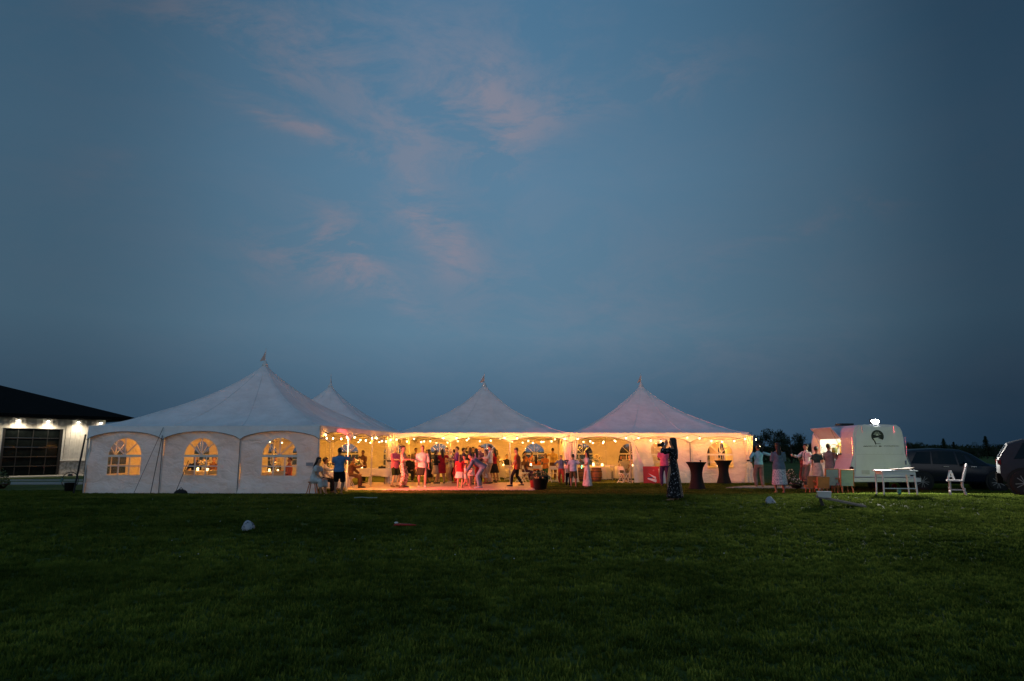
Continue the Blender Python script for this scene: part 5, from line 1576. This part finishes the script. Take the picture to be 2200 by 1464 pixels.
    # --- clothes
    def sleeve(mb, S_, E_, Wr, kind, inf):
        if kind == 'short': tub(mb, [S_ + (S_ - P) * .01, S_.lerp(E_, .35), S_.lerp(E_, .70)], [.036 + inf * .3, .036 + inf, .037 + inf])
        elif kind == 'long': tub(mb, [S_, S_.lerp(E_, .5), E_, E_.lerp(Wr, .5), E_.lerp(Wr, .97)], [.036 + inf * .3, .033 + inf, .029 + inf, .027 + inf, .023 + inf])
        elif kind == 'elbow': tub(mb, [S_, S_.lerp(E_, .5), E_, E_.lerp(Wr, .35)], [.036 + inf * .3, .034 + inf, .031 + inf, .030 + inf])
    def torso_rows(inf, hem):
        r_ = [(P + s * hem, hip + inf + .008, .066 + inf + .006), (P + s * .03, hip + inf + .004, .064 + inf), (P + s * .115, wst + inf + .006, .053 + inf), (P + s * .2, chs + inf + .002, .067 + inf), (P + s * .262, sw + .012 + inf * .4, .056 + inf * .6), (P + s * .298, sw * .72, .044), (P + s * .318, .040, .038)]
        return r_
    def skirt(mb, zh, rh, pleat=0.0, n=14):
        mid = (fL + fR) / 2; top_ = P + s * .115
        rows = [(top_, wst + .010, .058), (P + s * .04, hip + .010, .070)]
        c1 = V((mid.x * .7, P.y * .3 + mid.y * .7, zh))
        for t in (.25, .5, .75, 1.0):
            c = (P - V((0, 0, .0))).lerp(c1, t); w_ = hip + .014 + (rh - hip - .014) * t; rows.append((c, w_, .078 + (rh * .82 - .078) * t))
        seg = 56; vs = []
        for i, (c, a, b) in enumerate(rows):
            for k in range(seg):
                t = 2 * math.pi * k / seg; q = 1 + pleat * (i / 5) * math.sin(t * n)
                vs.append(W_(c + X * (a * q * math.cos(t)) - V((0, 1, 0)) * -(b * q * math.sin(t))))
        m_ = len(rows)
        mb.add(vs, [(i * seg + k, i * seg + (k + 1) % seg, (i + 1) * seg + (k + 1) % seg, (i + 1) * seg + k) for i in range(m_ - 1) for k in range(seg)] + [tuple(reversed(range(seg))), tuple((m_ - 1) * seg + k for k in range(seg))])
    def lapskirt(mb, low):
        for H_, K_, A_2 in ((HL, KL, aL), (HR, KR, aR)):
            tub(mb, [H_, H_.lerp(K_, .5), K_ + V((0, -.005, 0)), K_.lerp(A_2, low)], [.072, .066, .056, .058])
        tub(mb, [P, (KL + KR) / 2, (KL + KR) / 2 * (1 - low) + (aL + aR) / 2 * low], [.07, .055, .05])
    if top:
        kind, sl, mt = top; mb = MB(); inf = {'shirt': .010, 'tee': .012, 'jacket': .018, 'fitted': .005, 'loose': .020}[kind]
        hem = {'shirt': .012, 'tee': -.03, 'jacket': -.06, 'fitted': .02, 'loose': -.075}[kind]
        tor(mb, torso_rows(inf, hem))
        for q in ((SL, EL, WL), (SR, ER, WR)): sleeve(mb, *q, sl, inf * .55)
        if kind in ('shirt', 'jacket'): mb.tube([W_(P + s * .312), W_(P + s * .335)], 1, 14, frame=(X, -f), ell=[(.046 * h, .044 * h), (.040 * h, .040 * h)])
        soft({'jacket': 'jacket', 'tee': 't_shirt', 'shirt': 'shirt'}.get(kind, 'top'), mb, mt, T, gx)
    if dress:
        kind, sl, mt = dress; mb = MB(); tor(mb, torso_rows(.006, .02)); 
        for q in ((SL, EL, WL), (SR, ER, WR)): sleeve(mb, *q, sl, .006)
        zh = {'knee': .29, 'short': .36, 'midi': .17, 'long': .045}[kind]
        if pose == 'sit': lapskirt(mb, {'knee': .1, 'short': .02, 'midi': .5, 'long': .8}[kind])
        else: skirt(mb, zh, {'knee': .125, 'short': .125, 'midi': .15, 'long': .165}[kind], .06)
        soft('dress', mb, mt, T, gx)
    if bottom:
        kind, mt = bottom; mb = MB()
        if kind in ('trousers', 'shorts', 'slim', 'widelegs'):
            tor(mb, [(P - s * .055, .085 * wide, .062), (P - s * .01, hip + .006, .068), (P + s * .05, hip + .003, .064), (P + s * .105, wst + .008, .056)])
            for H_, K_, A_2 in ((HL, KL, aL), (HR, KR, aR)):
                e = {'trousers': .012, 'shorts': .018, 'slim': .005, 'widelegs': .022}[kind]
                if kind == 'shorts': tub(mb, [H_ + V((0, 0, .02)), H_.lerp(K_, .4), H_.lerp(K_, .97)], [.056 * wide, .052 * wide + e * .5, .040 + e])
                else: tub(mb, [H_ + V((0, 0, .02)), H_.lerp(K_, .4), K_, K_.lerp(A_2, .5), A_2.lerp(K_, .05) + V((0, 0, -.004))], [.055 * wide, .052 * wide + e * .4, .038 + e, .034 + e, .026 + e])
            soft('shorts' if kind == 'shorts' else 'trousers', mb, mt, T, gx)
        else:
            zh, rh, pl = {'knee_skirt': (.285, .165, .07), 'long_skirt': (.07, .15, .07), 'midi_skirt': (.16, .15, .06)}[kind]
            if pose == 'sit': lapskirt(mb, .3)
            else: skirt(mb, zh, rh, pl, 16)
            soft('skirt', mb, mt, T, gx)
    if suspenders:
        for q in (-1, 1):
            mb = MB()
            for sd in (-1, 1):
                pts = [W_(P + s * .10 + X * q * .042 + f * sd * (.058 + .012)), W_(P + s * .2 + X * q * .046 + f * sd * (.067 + .016)), W_(P + s * .27 + X * q * .048 + f * sd * (.056 + .012)), W_(P + s * .312 + X * q * .048)]
                mb.tube(pts, .011 * h / 1.7, 6)
            mb.build('brace', suspenders, T)
    if tie:
        MB().tube([W_(P + s * .31 + f * .046), W_(P + s * .25 + f * .075), W_(P + s * .13 + f * .072)], [.008 * h, .012 * h, .019 * h], 6).build('tie', tie, T)
    # --- shoes
    sm = {'black': M('shoe_black', (.014, .013, .013), .4), 'white': M('shoe_white', (.65, .65, .63), .6), 'brown': M('shoe_brown', (.12, .06, .03), .5), 'red': M('shoe_red', (.3, .03, .03), .5), 'bare': None, 'blue': M('shoe_blue', (.25, .32, .38), .6)}[shoes]
    if sm:
        for A_2 in (aL, aR):
            mb = MB(); b0 = A_2 + V((0, 0, -.042))
            mb.tube([W_(b0 + V((0, y_, z_))) for y_, z_ in ((.036, .018), (.026, .022), (-.02, .021), (-.06, .017), (-.10, .013), (-.122, .011))], 1, 10, frame=(V((1, 0, 0)), V((0, 0, 1))), ell=[(.012 * h, .016 * h), (.023 * h, .024 * h), (.025 * h, .022 * h), (.028 * h, .017 * h), (.024 * h, .013 * h), (.010 * h, .008 * h)])
            mb.build('shoe', sm, T, True)
    # --- hair
    if hair != 'bald':
        mb = MB(); hc = lambda v: W_(HC + hrot @ V(v) * hs); hh = h * hs
        mb.ball(hc((0, .013, .016)), (.0485 * hh, .053 * hh, .060 * hh), 16, 12, rot=hrot)
        mb.ball(hc((0, -.012, .048)), (.040 * hh, .040 * hh, .024 * hh), 12, 8, rot=hrot)
        if hair in ('long', 'bob', 'veil'):
            ln = {'long': .17, 'bob': .075, 'veil': .25}[hair]
            mb.tube([hc((0, .022, .02)), hc((0, .030, -.03))] + [W_(HC + hrot @ V((0, .030, -.03)) * hs + V((0, .012 + .02 * t, 0)) + (-s) * ln * t + V((0, 0, 0))) for t in (.4, .75, 1.0)], 1, 14, frame=(hrot @ V((1, 0, 0)), hrot @ V((0, 1, 0))),
                    ell=[(.046 * hh, .04 * hh), (.050 * hh, .038 * hh), (.052 * hh, .030 * hh), (.046 * hh, .022 * hh), (.026 * hh, .012 * hh)])
            for q in (-1, 1): mb.tube([hc((q * .040, -.002, .02)), hc((q * .047, .004, -.03)), hc((q * .045, .012, -.065))], [.016 * hh, .015 * hh, .009 * hh], 8)
        if hair == 'bun': mb.ball(hc((0, .058, .045)), .027 * hh, 12, 8)
        if hair == 'curly':
            r_ = random.Random(int(px))
            for i in range(26):
                a = r_.uniform(0, 6.28); b = r_.uniform(-.3, 1.4); v = V((math.cos(a) * math.cos(b), abs(math.sin(a) * math.cos(b)) * 1.0 - .25 * (b > .8), math.sin(b)))
                mb.ball(hc((v.x * .050, v.y * .055 + .008, v.z * .06 + .012)), .020 * hh, 8, 6)
        if hair == 'pony': mb.tube([hc((0, .055, .03)), hc((0, .085, .0)), hc((0, .085, -.06)), hc((0, .075, -.11))], [.016 * hh, .024 * hh, .020 * hh, .006 * hh], 10)
        soft('hair', mb, HAIR[hcol], T, vx * .85, 2)
    T['_h'] = h; T['_WL'] = tuple(W_(WL)); T['_WR'] = tuple(W_(WR))
    return T


def hand_world(T, key, ahead=.06):
    p = V(T[key]); rz = T.rotation_euler.z
    return V(T.location) + Matrix.Rotation(rz, 3, 'Z') @ (p + V((0, -ahead, 0)))


def finish_people():
    for o, vox, it, ex in JOBS:
        m = o.modifiers.new('remesh', 'REMESH'); m.mode = 'VOXEL'; m.voxel_size = vox; m.use_smooth_shade = True
        m = o.modifiers.new('smooth', 'SMOOTH'); m.factor = .5; m.iterations = it
    dg = bpy.context.evaluated_depsgraph_get(); dg.update()
    out_ = [bpy.data.meshes.new_from_object(o.evaluated_get(dg)) for o, *_ in JOBS]
    for (o, vox, it, ex), me in zip(JOBS, out_):
        old = o.data; mats_ = list(old.materials); o.modifiers.clear()
        if ex:
            mb = MB(); mb.v = [tuple(v.co) for v in me.vertices]; mb.f = [tuple(p.vertices) for p in me.polygons]; mb.m = [0] * len(mb.f)
            for pts, rad, mi in ex[0]: mb.tube(pts, rad, 6, mi)
            for c, r_, mi in ex[1]: mb.ball(c, (r_ * (1.9 if mi >= 2 else 1), r_ * .8, r_ * (.55 if mi == 2 else .4 if mi == 3 else .8)), 8, 5, mi)
            me2 = bpy.data.meshes.new(o.name); me2.from_pydata(mb.v, [], mb.f); me2.polygons.foreach_set('material_index', mb.m); bpy.data.meshes.remove(me); me = me2
        me.materials.clear()
        for m_ in mats_: me.materials.append(m_)
        if ex: me.polygons.foreach_set('material_index', mb.m)
        me.polygons.foreach_set('use_smooth', [True] * len(me.polygons)); me.update()
        o.data = me; bpy.data.meshes.remove(old)
    for o in COL.objects:
        for k in ('_h', '_WL', '_WR'):
            if k in o: del o[k]


def sit_chair(T, who):
    chair('white folding chair under ' + who, T.location.x, T.location.y, T.rotation_euler.z, T.location.z)


floral_w = pattern_mat('floral_white', (.55, .52, .46), [(.20, .26, .10), (.42, .14, .12)], 13, .42)
floral_b = pattern_mat('floral_black', (.010, .010, .012), [(.45, .44, .48)], 30, .36)
floral_s = pattern_mat('floral_skirt', (.52, .54, .58), [(.16, .18, .24)], 30, .45)
floral_j = pattern_mat('floral_jumpsuit', (.58, .44, .36), [(.16, .22, .05), (.30, .10, .08)], 11, .46)
floral_r = pattern_mat('floral_burgundy', (.14, .022, .035), [(.36, .20, .20)], 26, .38)
print_l = pattern_mat('print_light', (.42, .44, .40), [(.16, .18, .16)], 20, .42)
DEN = C('denim', (.10, .15, .21)); JEAN = C('jeans', (.16, .24, .30)); BLK = C('black', (.012, .012, .014)); WHT = C('white', (.66, .66, .66)); TAN = C('tan', (.34, .25, .17))
GRY = C('grey', (.16, .175, .18)); TEAL = C('teal', (.16, .42, .52)); BLU = C('blue', (.10, .22, .42)); RUST = C('rust', (.36, .09, .03)); RED = C('red', (.48, .03, .03)); DRED = C('dark_red', (.28, .012, .02))
PURP = C('purple', (.26, .07, .30)); PINK = C('pink', (.62, .13, .24)); OLV = C('olive', (.075, .075, .035)); ORG = C('orange', (.58, .22, .05)); YEL = C('yellow', (.62, .44, .12)); GRN = C('green', (.03, .10, .05))
CRM = C('cream', (.62, .56, .42)); PLUM = C('plum', (.07, .035, .09)); BRN = C('brown', (.14, .07, .04)); LBL = C('light_blue', (.36, .48, .62)); DGN = C('dark_olive', (.028, .032, .014)); GBR = C('grey_brown', (.17, .145, .125))
PGR = C('pale_grey', (.46, .48, .48)); SILV = C('silver_dress', (.50, .52, .52)); DTL = C('dark_teal', (.02, .065, .06)); PSK = C('pale_sage', (.42, .46, .38)); LILA = C('lilac', (.42, .24, .38))

# --- by the nearest tent
t = person(674, 1063, 968, 72, 'seated woman in pale long dress at the tent corner', 1, 'long', 'black', dress=('midi', 'short', SILV), shoes='bare', pose='sit', L='lap', Rr='lap', lean=20, female=True, height=1.66, d=24.15)
T = thing('wooden_stool', 'plain wooden stool under the woman at the tent corner', 'stool', t.location, .2)
MB().lathe([(.0, .42), (.17, .42), (.175, .44), (.17, .455), (.0, .455)], 18).build('seat', wood, T)
for k in range(4):
    a = k * math.pi / 2 + .6; MB().tube([(.24 * math.cos(a), .24 * math.sin(a), 0), (.12 * math.cos(a), .12 * math.sin(a), .425)], .018, 6).build('leg', wood, T)
t = person(691, 1058, 970, 100, 'seated guest in white shirt just inside the nearest tent', 2, 'curly', 'black', top=('shirt', 'long', WHT), bottom=('trousers', BLK), pose='sit', L='lap', Rr='reach', lean=14, height=1.72, d=26.3)
sit_chair(t, 'the guest in white shirt inside the nearest tent')
person(728, 1064, 961, 180, 'man in blue short-sleeved shirt and black shorts seen from behind', 2, 'short', 'black', top=('tee', 'short', BLU), bottom=('shorts', BLK), pose='sway', L='hold', Rr=(-.26, -.10, .80), shoes='black', wide=1.12)
t = person(753, 1050, 985, 95, 'seated guest in brown beside the man in the blue shirt', 1, 'short', 'black', top=('jacket', 'long', BRN), bottom=('trousers', BRN), pose='sit', L='lap', Rr='reach', lean=10, height=1.7, d=29.6)
sit_chair(t, 'the guest in brown beside the blue shirt')
person(781, 1030, 967, -25, 'man in dark clothes standing behind the long table', 2, 'short', 'black', top=('jacket', 'long', BRN), bottom=('trousers', BLK), lean=8, d=35.2, L='front', Rr='front')
# --- on and around the dance floor
person(847, 1048, 958, 55, 'white-haired guest in pale top and dark shorts on the dance floor', 0, 'short', 'white', top=('loose', 'elbow', PINK), bottom=('shorts', DGN), shoes='brown', L='hold', Rr='front')  # pale top: the party light's pink cast is put into the cloth colour
person(864, 1050, 957, 82, 'woman in sleeveless floral jumpsuit facing right', 1, 'bun', 'black', top=('fitted', 'none', floral_j), bottom=('widelegs', floral_j), shoes='brown', L='front', Rr='front', female=True)
t = person(878, 1030, 968, 15, 'bearded man in black suit seated behind the floral jumpsuit', 1, 'short', 'black', top=('jacket', 'long', BLK), bottom=('trousers', BLK), pose='sit', L='lap', Rr='front', height=1.8, d=36.0)
sit_chair(t, 'the bearded man in black')
person(905, 1049, 956, 12, 'man in white top and dark knee-length skirt-like shorts', 1, 'short', 'brown', top=('loose', 'elbow', CRM), bottom=('knee_skirt', DGN), shoes='white', pose='sway', L='down', Rr='down')
person(926, 1034, 985, 25, 'small boy in grey waistcoat behind the dancers', 1, 'short', 'brown', top=('fitted', 'none', GRY), bottom=('trousers', TAN), child=True, d=36.8, L='down', Rr='pocket')
person(936, 1041, 967, 95, 'woman with black bob holding a dark bag', 1, 'bob', 'black', top=('shirt', 'long', BLK), bottom=('knee_skirt', TAN), female=True, L='hold', Rr='hold', shoes='black')
person(949, 1041, 964, -155, 'long-haired woman in dark red dress seen from behind', 1, 'long', 'black', dress=('knee', 'short', DRED), female=True, L='hold', Rr='out', shoes='black')
person(959, 1036, 961, -20, 'guest in beige shirt between red dress and grey hair', 0, 'short', 'brown', top=('shirt', 'long', TAN), bottom=('trousers', TAN), d=35.4, L='hold', Rr='hold')
person(968, 1039, 964, -65, 'grey-haired woman in light print top and tan trousers', 0, 'bob', 'grey', top=('loose', 'elbow', print_l), bottom=('trousers', TAN), female=True, L='clap', Rr='clap', shoes='white')
person(975, 1036, 965, 165, 'man in black suit standing behind the purple shirt', 1, 'short', 'black', top=('jacket', 'long', BLK), bottom=('trousers', BLK), d=35.0, L='hold', Rr='down')
person(981, 1040, 959, -82, 'tall man in purple shirt and red trousers facing left', 0, 'short', 'brown', top=('shirt', 'elbow', PURP), bottom=('trousers', RED), L='hold', Rr='front', shoes='red')
person(988, 1050, 977, 172, 'girl in red top and white skirt with her back turned', 1, 'long', 'brown', top=('loose', 'short', RED), bottom=('knee_skirt', CRM), female=True, L='down', Rr='hold', shoes='bare')
person(1010, 1040, 961, 168, 'brown-haired woman in black jacket seen from behind', 1, 'long', 'brown', top=('jacket', 'long', BLK), bottom=('knee_skirt', DRED), female=True, d=33.4, L='hold', Rr='hold')
person(1022, 1040, 963, -140, 'black-haired woman in lilac top among the dancers', 1, 'long', 'black', top=('shirt', 'short', LILA), bottom=('knee_skirt', DRED), female=True, d=32.6, L='hold', Rr='front')
person(1007, 1046, 975, -40, 'woman in pale yellow top stooping towards the toddler', 1, 'bun', 'black', top=('loose', 'elbow', YEL), bottom=('knee_skirt', CRM), female=True, pose='bend', lean=48, height=1.62, d=31.0, L='down_reach', Rr='down_reach', shoes='bare')
person(1000, 1050, 995, 75, 'toddler in cream dress taking a step', 1, 'short', 'brown', dress=('short', 'short', CRM), child=True, female=True, pose='walk', L='reach', Rr='front', shoes='bare')
person(1030, 1051, 972, -92, 'man in denim jacket and jeans bending to the toddler', 1, 'short', 'black', top=('jacket', 'long', DEN), bottom=('trousers', JEAN), pose='bend', lean=58, height=1.80, L='down_reach', Rr='down_reach', shoes='blue', tilt=8)
person(1030, 1036, 957, -25, 'man in plum shirt at the back of the dancers', 1, 'short', 'brown', top=('shirt', 'long', PLUM), bottom=('trousers', BLK), d=34.6, L='hold', Rr='hold')
person(1037, 1036, 960, 5, 'man in white shirt and dark tie at the back of the dancers', 0, 'short', 'brown', top=('shirt', 'long', WHT), bottom=('trousers', GRY), d=35.6, tie=BLK, L='down', Rr='hold')
person(1044, 1041, 966, -60, 'woman in white floral dress beside the tan trousers', 1, 'long', 'brown', dress=('midi', 'none', floral_w), female=True, L='hold', Rr='hold', shoes='red')
person(1053, 1041, 956, -88, 'man in white shirt and tan trousers facing left', 1, 'short', 'black', top=('shirt', 'long', WHT), bottom=('trousers', TAN), L='front', Rr='front', shoes='black', tilt=8)
person(1111, 1047, 961, -95, 'woman in rust top and black trousers walking left alone', 1, 'short', 'brown', top=('loose', 'short', RUST), bottom=('slim', BLK), female=True, pose='walk', L='swing', Rr='swingb', shoes='black', tilt=14)
# --- guests at the tables
t = person(1089, 1030, 985, 10, 'man in dark suit seated beyond the red post', 0, 'short', 'brown', top=('jacket', 'long', BLK), bottom=('trousers', BLK), pose='sit', L='lap', Rr='lap', height=1.78, d=41.6)
sit_chair(t, 'the man in dark suit beyond the post')
person(1128, 1030, 970, 60, 'woman in orange dress standing behind the walking woman', 1, 'pony', 'black', dress=('midi', 'short', ORG), female=True, d=38.6, L='front', Rr='hold')
t = person(1126, 1034, 988, 120, 'guest in brown seated behind the walking woman', 2, 'short', 'brown', top=('shirt', 'long', BRN), bottom=('trousers', PLUM), pose='sit', L='lap', Rr='front', height=1.7, d=37.0)
sit_chair(t, 'the guest in brown behind the walking woman')
t = person(1152, 1032, 985, 178, 'dark-haired girl in orange seated with her back to us', 1, 'long', 'black', top=('shirt', 'short', ORG), bottom=('trousers', BLK), pose='sit', female=True, L='lap', Rr='front', height=1.66, d=37.9)
person(1172, 1034, 974, -25, 'woman in peach top and green trousers behind the flower pot', 1, 'long', 'brown', top=('loose', 'short', ORG), bottom=('trousers', GRN), female=True, d=37.4, L='hold', Rr='front')
person(1188, 1032, 962, 170, 'man in yellow shirt standing with his back turned', 1, 'short', 'black', top=('shirt', 'elbow', YEL), bottom=('trousers', BRN), d=38.8, L='out', Rr='hold')
person(1206, 1040, 978, 0, 'boy in blue shirt, black braces and russet trousers', 1, 'short', 'black', top=('shirt', 'elbow', C('slate_blue', (.12, .18, .30))), bottom=('trousers', C('russet', (.30, .06, .03))), suspenders=BLK, L='hip', Rr='hip', shoes='brown')
person(1221, 1046, 990, 165, 'small boy in white shirt and black trousers', 1, 'short', 'brown', top=('shirt', 'short', CRM), bottom=('trousers', BLK), child=True, L='down', Rr='down')
b36 = person(1233, 1048, 975, 172, 'boy in light blue T-shirt and olive shorts seen from behind', 2, 'short', 'black', top=('tee', 'short', LBL), bottom=('shorts', OLV), pose='sway', Rr=(-.235, -.12, .63), L='down', shoes='black')
w37 = person(1262, 1048, 970, -78, 'woman in long pale grey dress with dark hair', 1, 'long', 'black', dress=('long', 'short', SILV), female=True, Rr='drink', L='hold', shoes='bare')
t = person(1342, 1036, 983, -15, 'man in pale shirt seated behind the pink-lit chair', 1, 'short', 'black', top=('shirt', 'short', CRM), bottom=('trousers', GBR), pose='sit', L='lap', Rr='front', height=1.8, d=37.6, wide=1.1)
sit_chair(t, 'the man in pale shirt')
t = person(1353, 1034, 985, -35, 'guest in beige seated beside the tent leg', 0, 'short', 'brown', top=('shirt', 'long', TAN), bottom=('trousers', GRY), pose='sit', L='lap', Rr='lap', height=1.78, d=39.6)
t = person(1334, 1034, 984, 40, 'long-haired guest in black seated behind the pale shirt', 1, 'long', 'black', top=('shirt', 'long', BLK), bottom=('trousers', BLK), female=True, pose='sit', L='front', Rr='lap', height=1.74, d=39.4)
for (px, d, fc, lb, hc, m_) in ((420, 30.6, 10, 'guest in dark clothes, left one in the second tent window', 'black', BLK), (459, 30.4, -20, 'guest in brown, right one in the second tent window', 'brown', BRN),
                               (590, 29.6, 30, 'guest in olive seen through the third tent window', 'black', OLV), (622, 27.6, -60, 'guest in rust seated at the right of the third tent window', 'black', RUST)):
    t = person(px, 1050, 990, fc, lb, 1, 'short', hc, top=('shirt', 'long', m_), bottom=('trousers', BLK), pose='sit', L='lap', Rr='front', height=1.75, d=d)
person(893, 1032, 962, 30, 'man in cream jacket deep in the tent behind the white top', 1, 'short', 'brown', top=('jacket', 'long', TAN), bottom=('trousers', BRN), d=37.6, L='hold', Rr='drink')
person(917, 1032, 966, -60, 'woman in orange top deep in the tent', 1, 'long', 'brown', top=('shirt', 'short', ORG), bottom=('trousers', BLK), female=True, d=38.6, L='hold', Rr='hold')
person(1066, 1032, 966, -30, 'woman in yellow dress standing right of the tan trousers', 1, 'bob', 'black', dress=('knee', 'short', YEL), female=True, d=37.2, L='hold', Rr='drink')
person(1017, 1046, 974, 178, 'girl in dark red dress beside the denim jacket', 1, 'pony', 'black', dress=('knee', 'short', RED), female=True, d=31.8, L='hold', Rr='hold', shoes='bare')
person(1143, 1032, 972, 150, 'man in russet shirt standing behind the seated girl', 1, 'short', 'black', top=('shirt', 'long', RUST), bottom=('trousers', BRN), d=40.2, L='hold', Rr='down')
person(838, 1034, 964, 100, 'man in grey shirt half hidden by the tied curtain', 1, 'short', 'black', top=('shirt', 'long', GRY), bottom=('trousers', BLK), d=36.4, L='hold', Rr='down')
person(921, 1040, 965, -110, 'woman in black dress between the white top and the bob', 1, 'long', 'black', dress=('midi', 'short', BLK), female=True, d=33.8, L='hold', Rr='front')
person(996, 1040, 962, 100, 'man in dark suit behind the girl in red', 1, 'short', 'black', top=('jacket', 'long', PLUM), bottom=('trousers', BLK), d=34.0, L='front', Rr='hold')
person(1016, 1036, 960, -10, 'man in olive shirt at the very back of the dancers', 1, 'short', 'black', top=('shirt', 'long', OLV), bottom=('trousers', BRN), d=36.4, L='hold', Rr='up')
person(1062, 1040, 963, -120, 'woman in dark red top behind the white shirt', 1, 'long', 'black', top=('shirt', 'elbow', DRED), bottom=('knee_skirt', BLK), female=True, d=34.4, L='hold', Rr='hold')
# --- lawn at the right
person(1429, 1046, 955, 172, 'person in bright pink shirt and plum trousers behind the photographer', 2, 'short', 'black', top=('tee', 'short', PINK), bottom=('trousers', PLUM), L='hold', Rr='down')
ph = person(1450, 1076, 940, -112, 'photographer in long black floral dress with long black hair', 1, 'veil', 'black', dress=('long', 'elbow', floral_b), female=True, L=(.035, -.115, .885), Rr=(-.035, -.125, .875), shoes='bare', wide=1.28)
t43 = person(1633, 1048, 955, 176, 'man in light teal shirt and grey-brown trousers, arm stretched out', 2, 'short', 'black', top=('shirt', 'long', TEAL), bottom=('trousers', GBR), Rr=(-.395, -.06, .785), L='hip', shoes='brown')
t44 = person(1677, 1060, 947, 178, 'woman with very long dark hair in denim jacket and floral skirt', 2, 'veil', 'black', top=('jacket', 'long', DEN), bottom=('midi_skirt', floral_s), female=True, L='hold', Rr='hold', shoes='bare', wide=1.08)
m45 = person(1737, 1051, 953, -82, 'man in white shirt, braces and grey trousers raising a drink', 1, 'short', 'black', top=('shirt', 'long', WHT), bottom=('trousers', GBR), suspenders=BLK, Rr=(-.06, -.26, .735), L='pocket', shoes='white')
person(1724, 1046, 984, 75, 'woman in burgundy print dress behind the man in braces', 1, 'long', 'black', dress=('midi', 'short', floral_r), female=True, d=30.4, height=1.52, L='hold', Rr='hold')
person(1756, 1050, 959, 120, 'woman in dark green top and pale skirt at the trailer hatch', 1, 'short', 'black', top=('fitted', 'short', DTL), bottom=('midi_skirt', PSK), female=True, d=28.9, L='down', Rr='hold', shoes='white')
person(1783, 1050, 953, 118, 'man in grey suit ordering at the trailer hatch', 1, 'short', 'black', top=('jacket', 'long', GRY), bottom=('trousers', GRY), d=28.6, L='front', Rr='front', shoes='black')
bt_ = person(1806, 1046, 955, -85, 'bartender in yellow shirt inside the trailer', 1, 'short', 'brown', top=('shirt', 'elbow', YEL), bottom=('trousers', BLK), d=29.6, height=1.62, L='reach', Rr='front')
bt_.location = (tb.x - .30, tb.y + 2.35, .645)

# --- things in hands
p = hand_world(ph, '_WL', .06); q = hand_world(ph, '_WR', .06); c = (p + q) / 2
T = thing('photo_camera', 'black camera held up by the photographer', 'camera', c + V((0, 0, .01)), R(-112))
MB().box((0, 0, 0), (.15, .08, .10)).box((0, .0, .062), (.06, .06, .035), taper=.7).build('body', BLACK, T)
o = MB().lathe([(.0, 0), (.036, 0), (.038, .09), (.042, .10), (.03, .10), (.0, .09)], 16).build('lens', BLACK, T, True, (0, -.04, -.005)); o.rotation_euler = (R(90), 0, 0)
MB().box((0, .045, .0), (.08, .006, .055)).build('screen', glow_mat('camera_screen', (.6, .75, 1.0), .8), T)
p = hand_world(m45, '_WR', .10)
small('cup', 'pink-lit drink cup raised by the man in braces', 'cup', MB().lathe([(.0, 0), (.028, 0), (.038, .11), (.035, .11), (.0, .01)], 12), M('paper_cup', (.6, .45, .42), .6), p + V((0, 0, -.03)))
p = hand_world(w37, '_WR', .08)
small('cup', 'clear cup in the hand of the woman in pale grey', 'cup', MB().lathe([(.0, 0), (.026, 0), (.034, .12), (.031, .12), (.0, .01)], 12), MATS['jug_glass'], p + V((0, 0, -.03)))
p = hand_world(b36, '_WR', .08)
small('glow_stick', 'small glowing green toy in the hand of the boy in light blue', 'toy', MB().ball((0, 0, 0), (.035, .035, .05), 10, 7).tube([(0, 0, -.10), (0, 0, -.04)], .012, 6), glow_mat('green_glow', (.15, 1.0, .55), 5), p)

finish_people()
